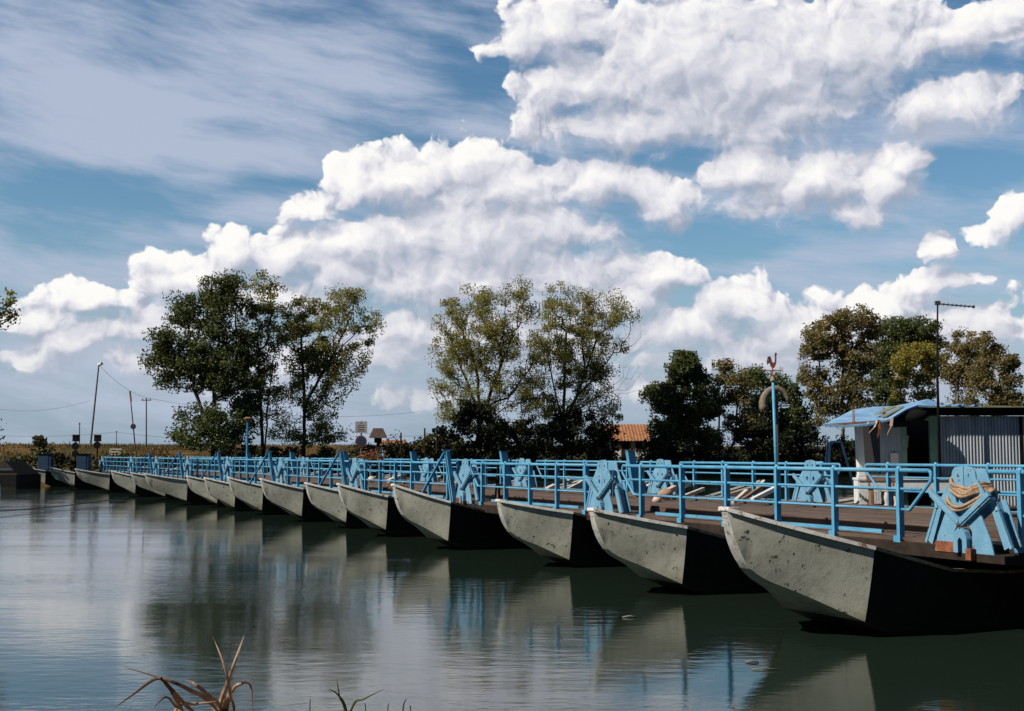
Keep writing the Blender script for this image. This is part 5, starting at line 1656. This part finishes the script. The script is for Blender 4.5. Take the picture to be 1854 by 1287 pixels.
mb = MB(); mb.tube([(0, 0, 0), (-0.10, 0, 0.5 + at(1, 878, 75).z)], [0.09, 0.06], 8); mb.build('stake', M['white'], r)
mb = MB(); mb.tube([(-0.10, 0, 0.46 + at(1, 878, 75).z), (-0.10, 0, 0.56 + at(1, 878, 75).z)], [0.09, 0.07], 8); mb.build('cap', M['pale_rim'], r)
tag(r, 'white stake in the water at the left border', 'stake')

def wire(p, q, sag, r, label, name='overhead_wire', cat='wire', group='overhead wires'):
    p, q = Vector(p), Vector(q); o_ = p.copy()
    pts = []
    for k in range(25):
        t = k / 24; v = p.lerp(q, t) - o_; v.z -= sag * 4 * t * (1 - t); pts.append(v)
    mb = MB(); mb.tube(pts, r, 4); o = mb.build(name, M['iron'], smooth=False); o.location = o_
    tag(o, label, cat, group)
wire(LT, PT2, 0.5, 0.014, 'wire from the leaning lamp post to the crossarm pole')
wire(PT2, at(760, 745, 150), 1.2, 0.014, 'wire from the crossarm pole behind the poplars to the right')
wire(at(-40, 733, 125), at(163, 725, 118), 0.8, 0.012, 'wire running left from the lamp post at mid height')
wire(at(-40, 786, 150), at(211, 782, 150), 0.4, 0.015, 'low wire over the levee at the left border')
wire(at(211, 782, 150), at(640, 790, 160), 0.9, 0.015, 'low wire from the shortest pole towards the poplars')
wire(at(640, 780, 110), at(791, 786, 108), 0.3, 0.013, 'low wire between the timber posts near the willows')
wire(at(-120, 930, 46), at(232, 900, 63) , 0.15, 0.022, 'slack mooring line running left over the water from the bows', 'mooring_line', 'line', None)

# ------------------------------------------------------------------ foreground reeds
def blade(mb, pts, w0, fold=0.25):
    """long leaf through pts, width tapering to the tip"""
    pts = [Vector(p) for p in pts]
    fine = []
    for i in range(len(pts) - 1):
        p0 = pts[max(i - 1, 0)]; p1 = pts[i]; p2 = pts[i + 1]; p3 = pts[min(i + 2, len(pts) - 1)]
        for s in range(6):
            t = s / 6
            fine.append(0.5 * ((2 * p1) + (p2 - p0) * t + (2 * p0 - 5 * p1 + 4 * p2 - p3) * t * t + (3 * p1 - p0 - 3 * p2 + p3) * t * t * t))
    fine.append(pts[-1])
    n = len(fine); base = len(mb.v)
    for i, p in enumerate(fine):
        d = (fine[min(i + 1, n - 1)] - fine[max(i - 1, 0)]).normalized()
        side = d.cross(Vector((0, 1, 0)))
        if side.length < 0.05: side = Vector((1, 0, 0))
        side.normalize(); side = (side + Vector((0, 0.35 * math.sin(i * 0.35), 0))).normalized()
        nrm = d.cross(side)
        f = i / (n - 1)
        w = w0 * min(1.0, 0.55 + 2 * f) * (1 - f ** 2.2) + 0.0006
        mb.v += [tuple(p - side * w / 2), tuple(p + nrm * w * fold), tuple(p + side * w / 2), tuple(p + nrm * (w * fold - 0.0012))]
    for i in range(n - 1):
        a, c = base + 4 * i, base + 4 * i + 4
        for k in range(4):
            k2 = (k + 1) % 4
            mb.f.append((a + k, a + k2, c + k2, c + k))
YR = 3.4
def pl(L, Y=YR, wig=0.05, base=None):
    out = []
    for i, (x, y) in enumerate(L):
        out.append(at(x, y, Y + wig * math.sin(i * 1.7)))
    return out
def reed(blades, label, mt, name='reed', Y=YR, stem=None):
    r = empty(name)
    b = at(stem[0][0], stem[0][1], Y); r.location = b
    if stem:
        mb = MB(); mb.tube([v - b for v in pl(stem, Y, 0.02)], [0.006] * (len(stem) - 1) + [0.003], 6); mb.build('stem', M[mt], r, smooth=True)
    for bl, w in blades:
        mb = MB(); blade(mb, [v - b for v in pl(bl, Y)], w); mb.build('blade', M[mt], r)
    tag(r, label, 'reed', 'reeds at the near water edge')
reed([([(392, 1500), (396, 1300), (412, 1235), (428, 1190), (442, 1150)], 0.014),
      ([(396, 1420), (404, 1290), (420, 1250), (436, 1238), (454, 1242), (458, 1290)], 0.013),
      ([(392, 1420), (410, 1290), (416, 1250), (404, 1200), (385, 1152)], 0.010),
      ([(390, 1420), (398, 1290), (380, 1262), (352, 1238), (335, 1232)], 0.015),
      ([(395, 1440), (422, 1300), (418, 1262), (412, 1240)], 0.010)],
     'broken tan reed with two crossing blades and a drooping one', 'dry_reed', stem=[(394, 1700), (394, 1420), (396, 1330), (400, 1290)])
reed([([(470, 1400), (385, 1278), (345, 1250), (300, 1230), (225, 1208)], 0.014),
      ([(400, 1330), (340, 1280), (308, 1246), (285, 1228), (240, 1258), (205, 1283)], 0.012),
      ([(380, 1420), (330, 1290), (310, 1250), (300, 1232)], 0.015),
      ([(360, 1340), (320, 1282), (300, 1262), (275, 1285)], 0.009),
      ([(300, 1340), (322, 1280), (356, 1274), (392, 1270)], 0.011)],
     'flattened brown reed blades fanning to the left', 'dry_reed', stem=[(380, 1700), (372, 1430), (350, 1330), (330, 1290)], Y=3.3)
reed([([(640, 1420), (625, 1290), (615, 1262), (610, 1228)], 0.007), ([(640, 1400), (628, 1290), (612, 1258), (594, 1247)], 0.007),
      ([(600, 1420), (636, 1284), (660, 1265), (695, 1248)], 0.008)],
     'green reed with a forked tip and one long blade to the right', 'green_reed', stem=[(640, 1700), (634, 1420), (626, 1300)], Y=3.5)
reed([([(560, 1420), (561, 1290), (562, 1262)], 0.004), ([(660, 1420), (662, 1290), (659, 1272)], 0.004), ([(700, 1420), (702, 1290), (705, 1274)], 0.004),
      ([(725, 1420), (729, 1290), (737, 1264)], 0.006), ([(748, 1420), (744, 1292), (741, 1278)], 0.004)],
     'tuft of thin green tips barely entering the bottom edge', 'green_reed', stem=[(650, 1700), (655, 1430), (658, 1300)], Y=3.6)

# small things afloat
for i, (px, py, L_, lab) in enumerate(((1362, 1199, 0.16, 'pale scrap floating in front of the nearest bow reflection'), (1140, 1117, 0.22, 'pale stick floating below the second bow'), (1386, 1212, 0.30, 'thin dark stick floating beside the pale scrap'))):
    p = dk(px, py, 0.01)
    mb = MB(); mb.tube([(-L_ / 2, 0, 0), (0, 0.02, 0.012), (L_ / 2, 0.01, 0.0)], [0.010, 0.016, 0.008] if i != 2 else [0.008] * 3, 6)
    o = mb.build('driftwood', M['grey_pole'] if i != 2 else M['moss_roof'], smooth=True); o.location = p
    tag(o, lab, 'driftwood', 'scraps afloat on the river')
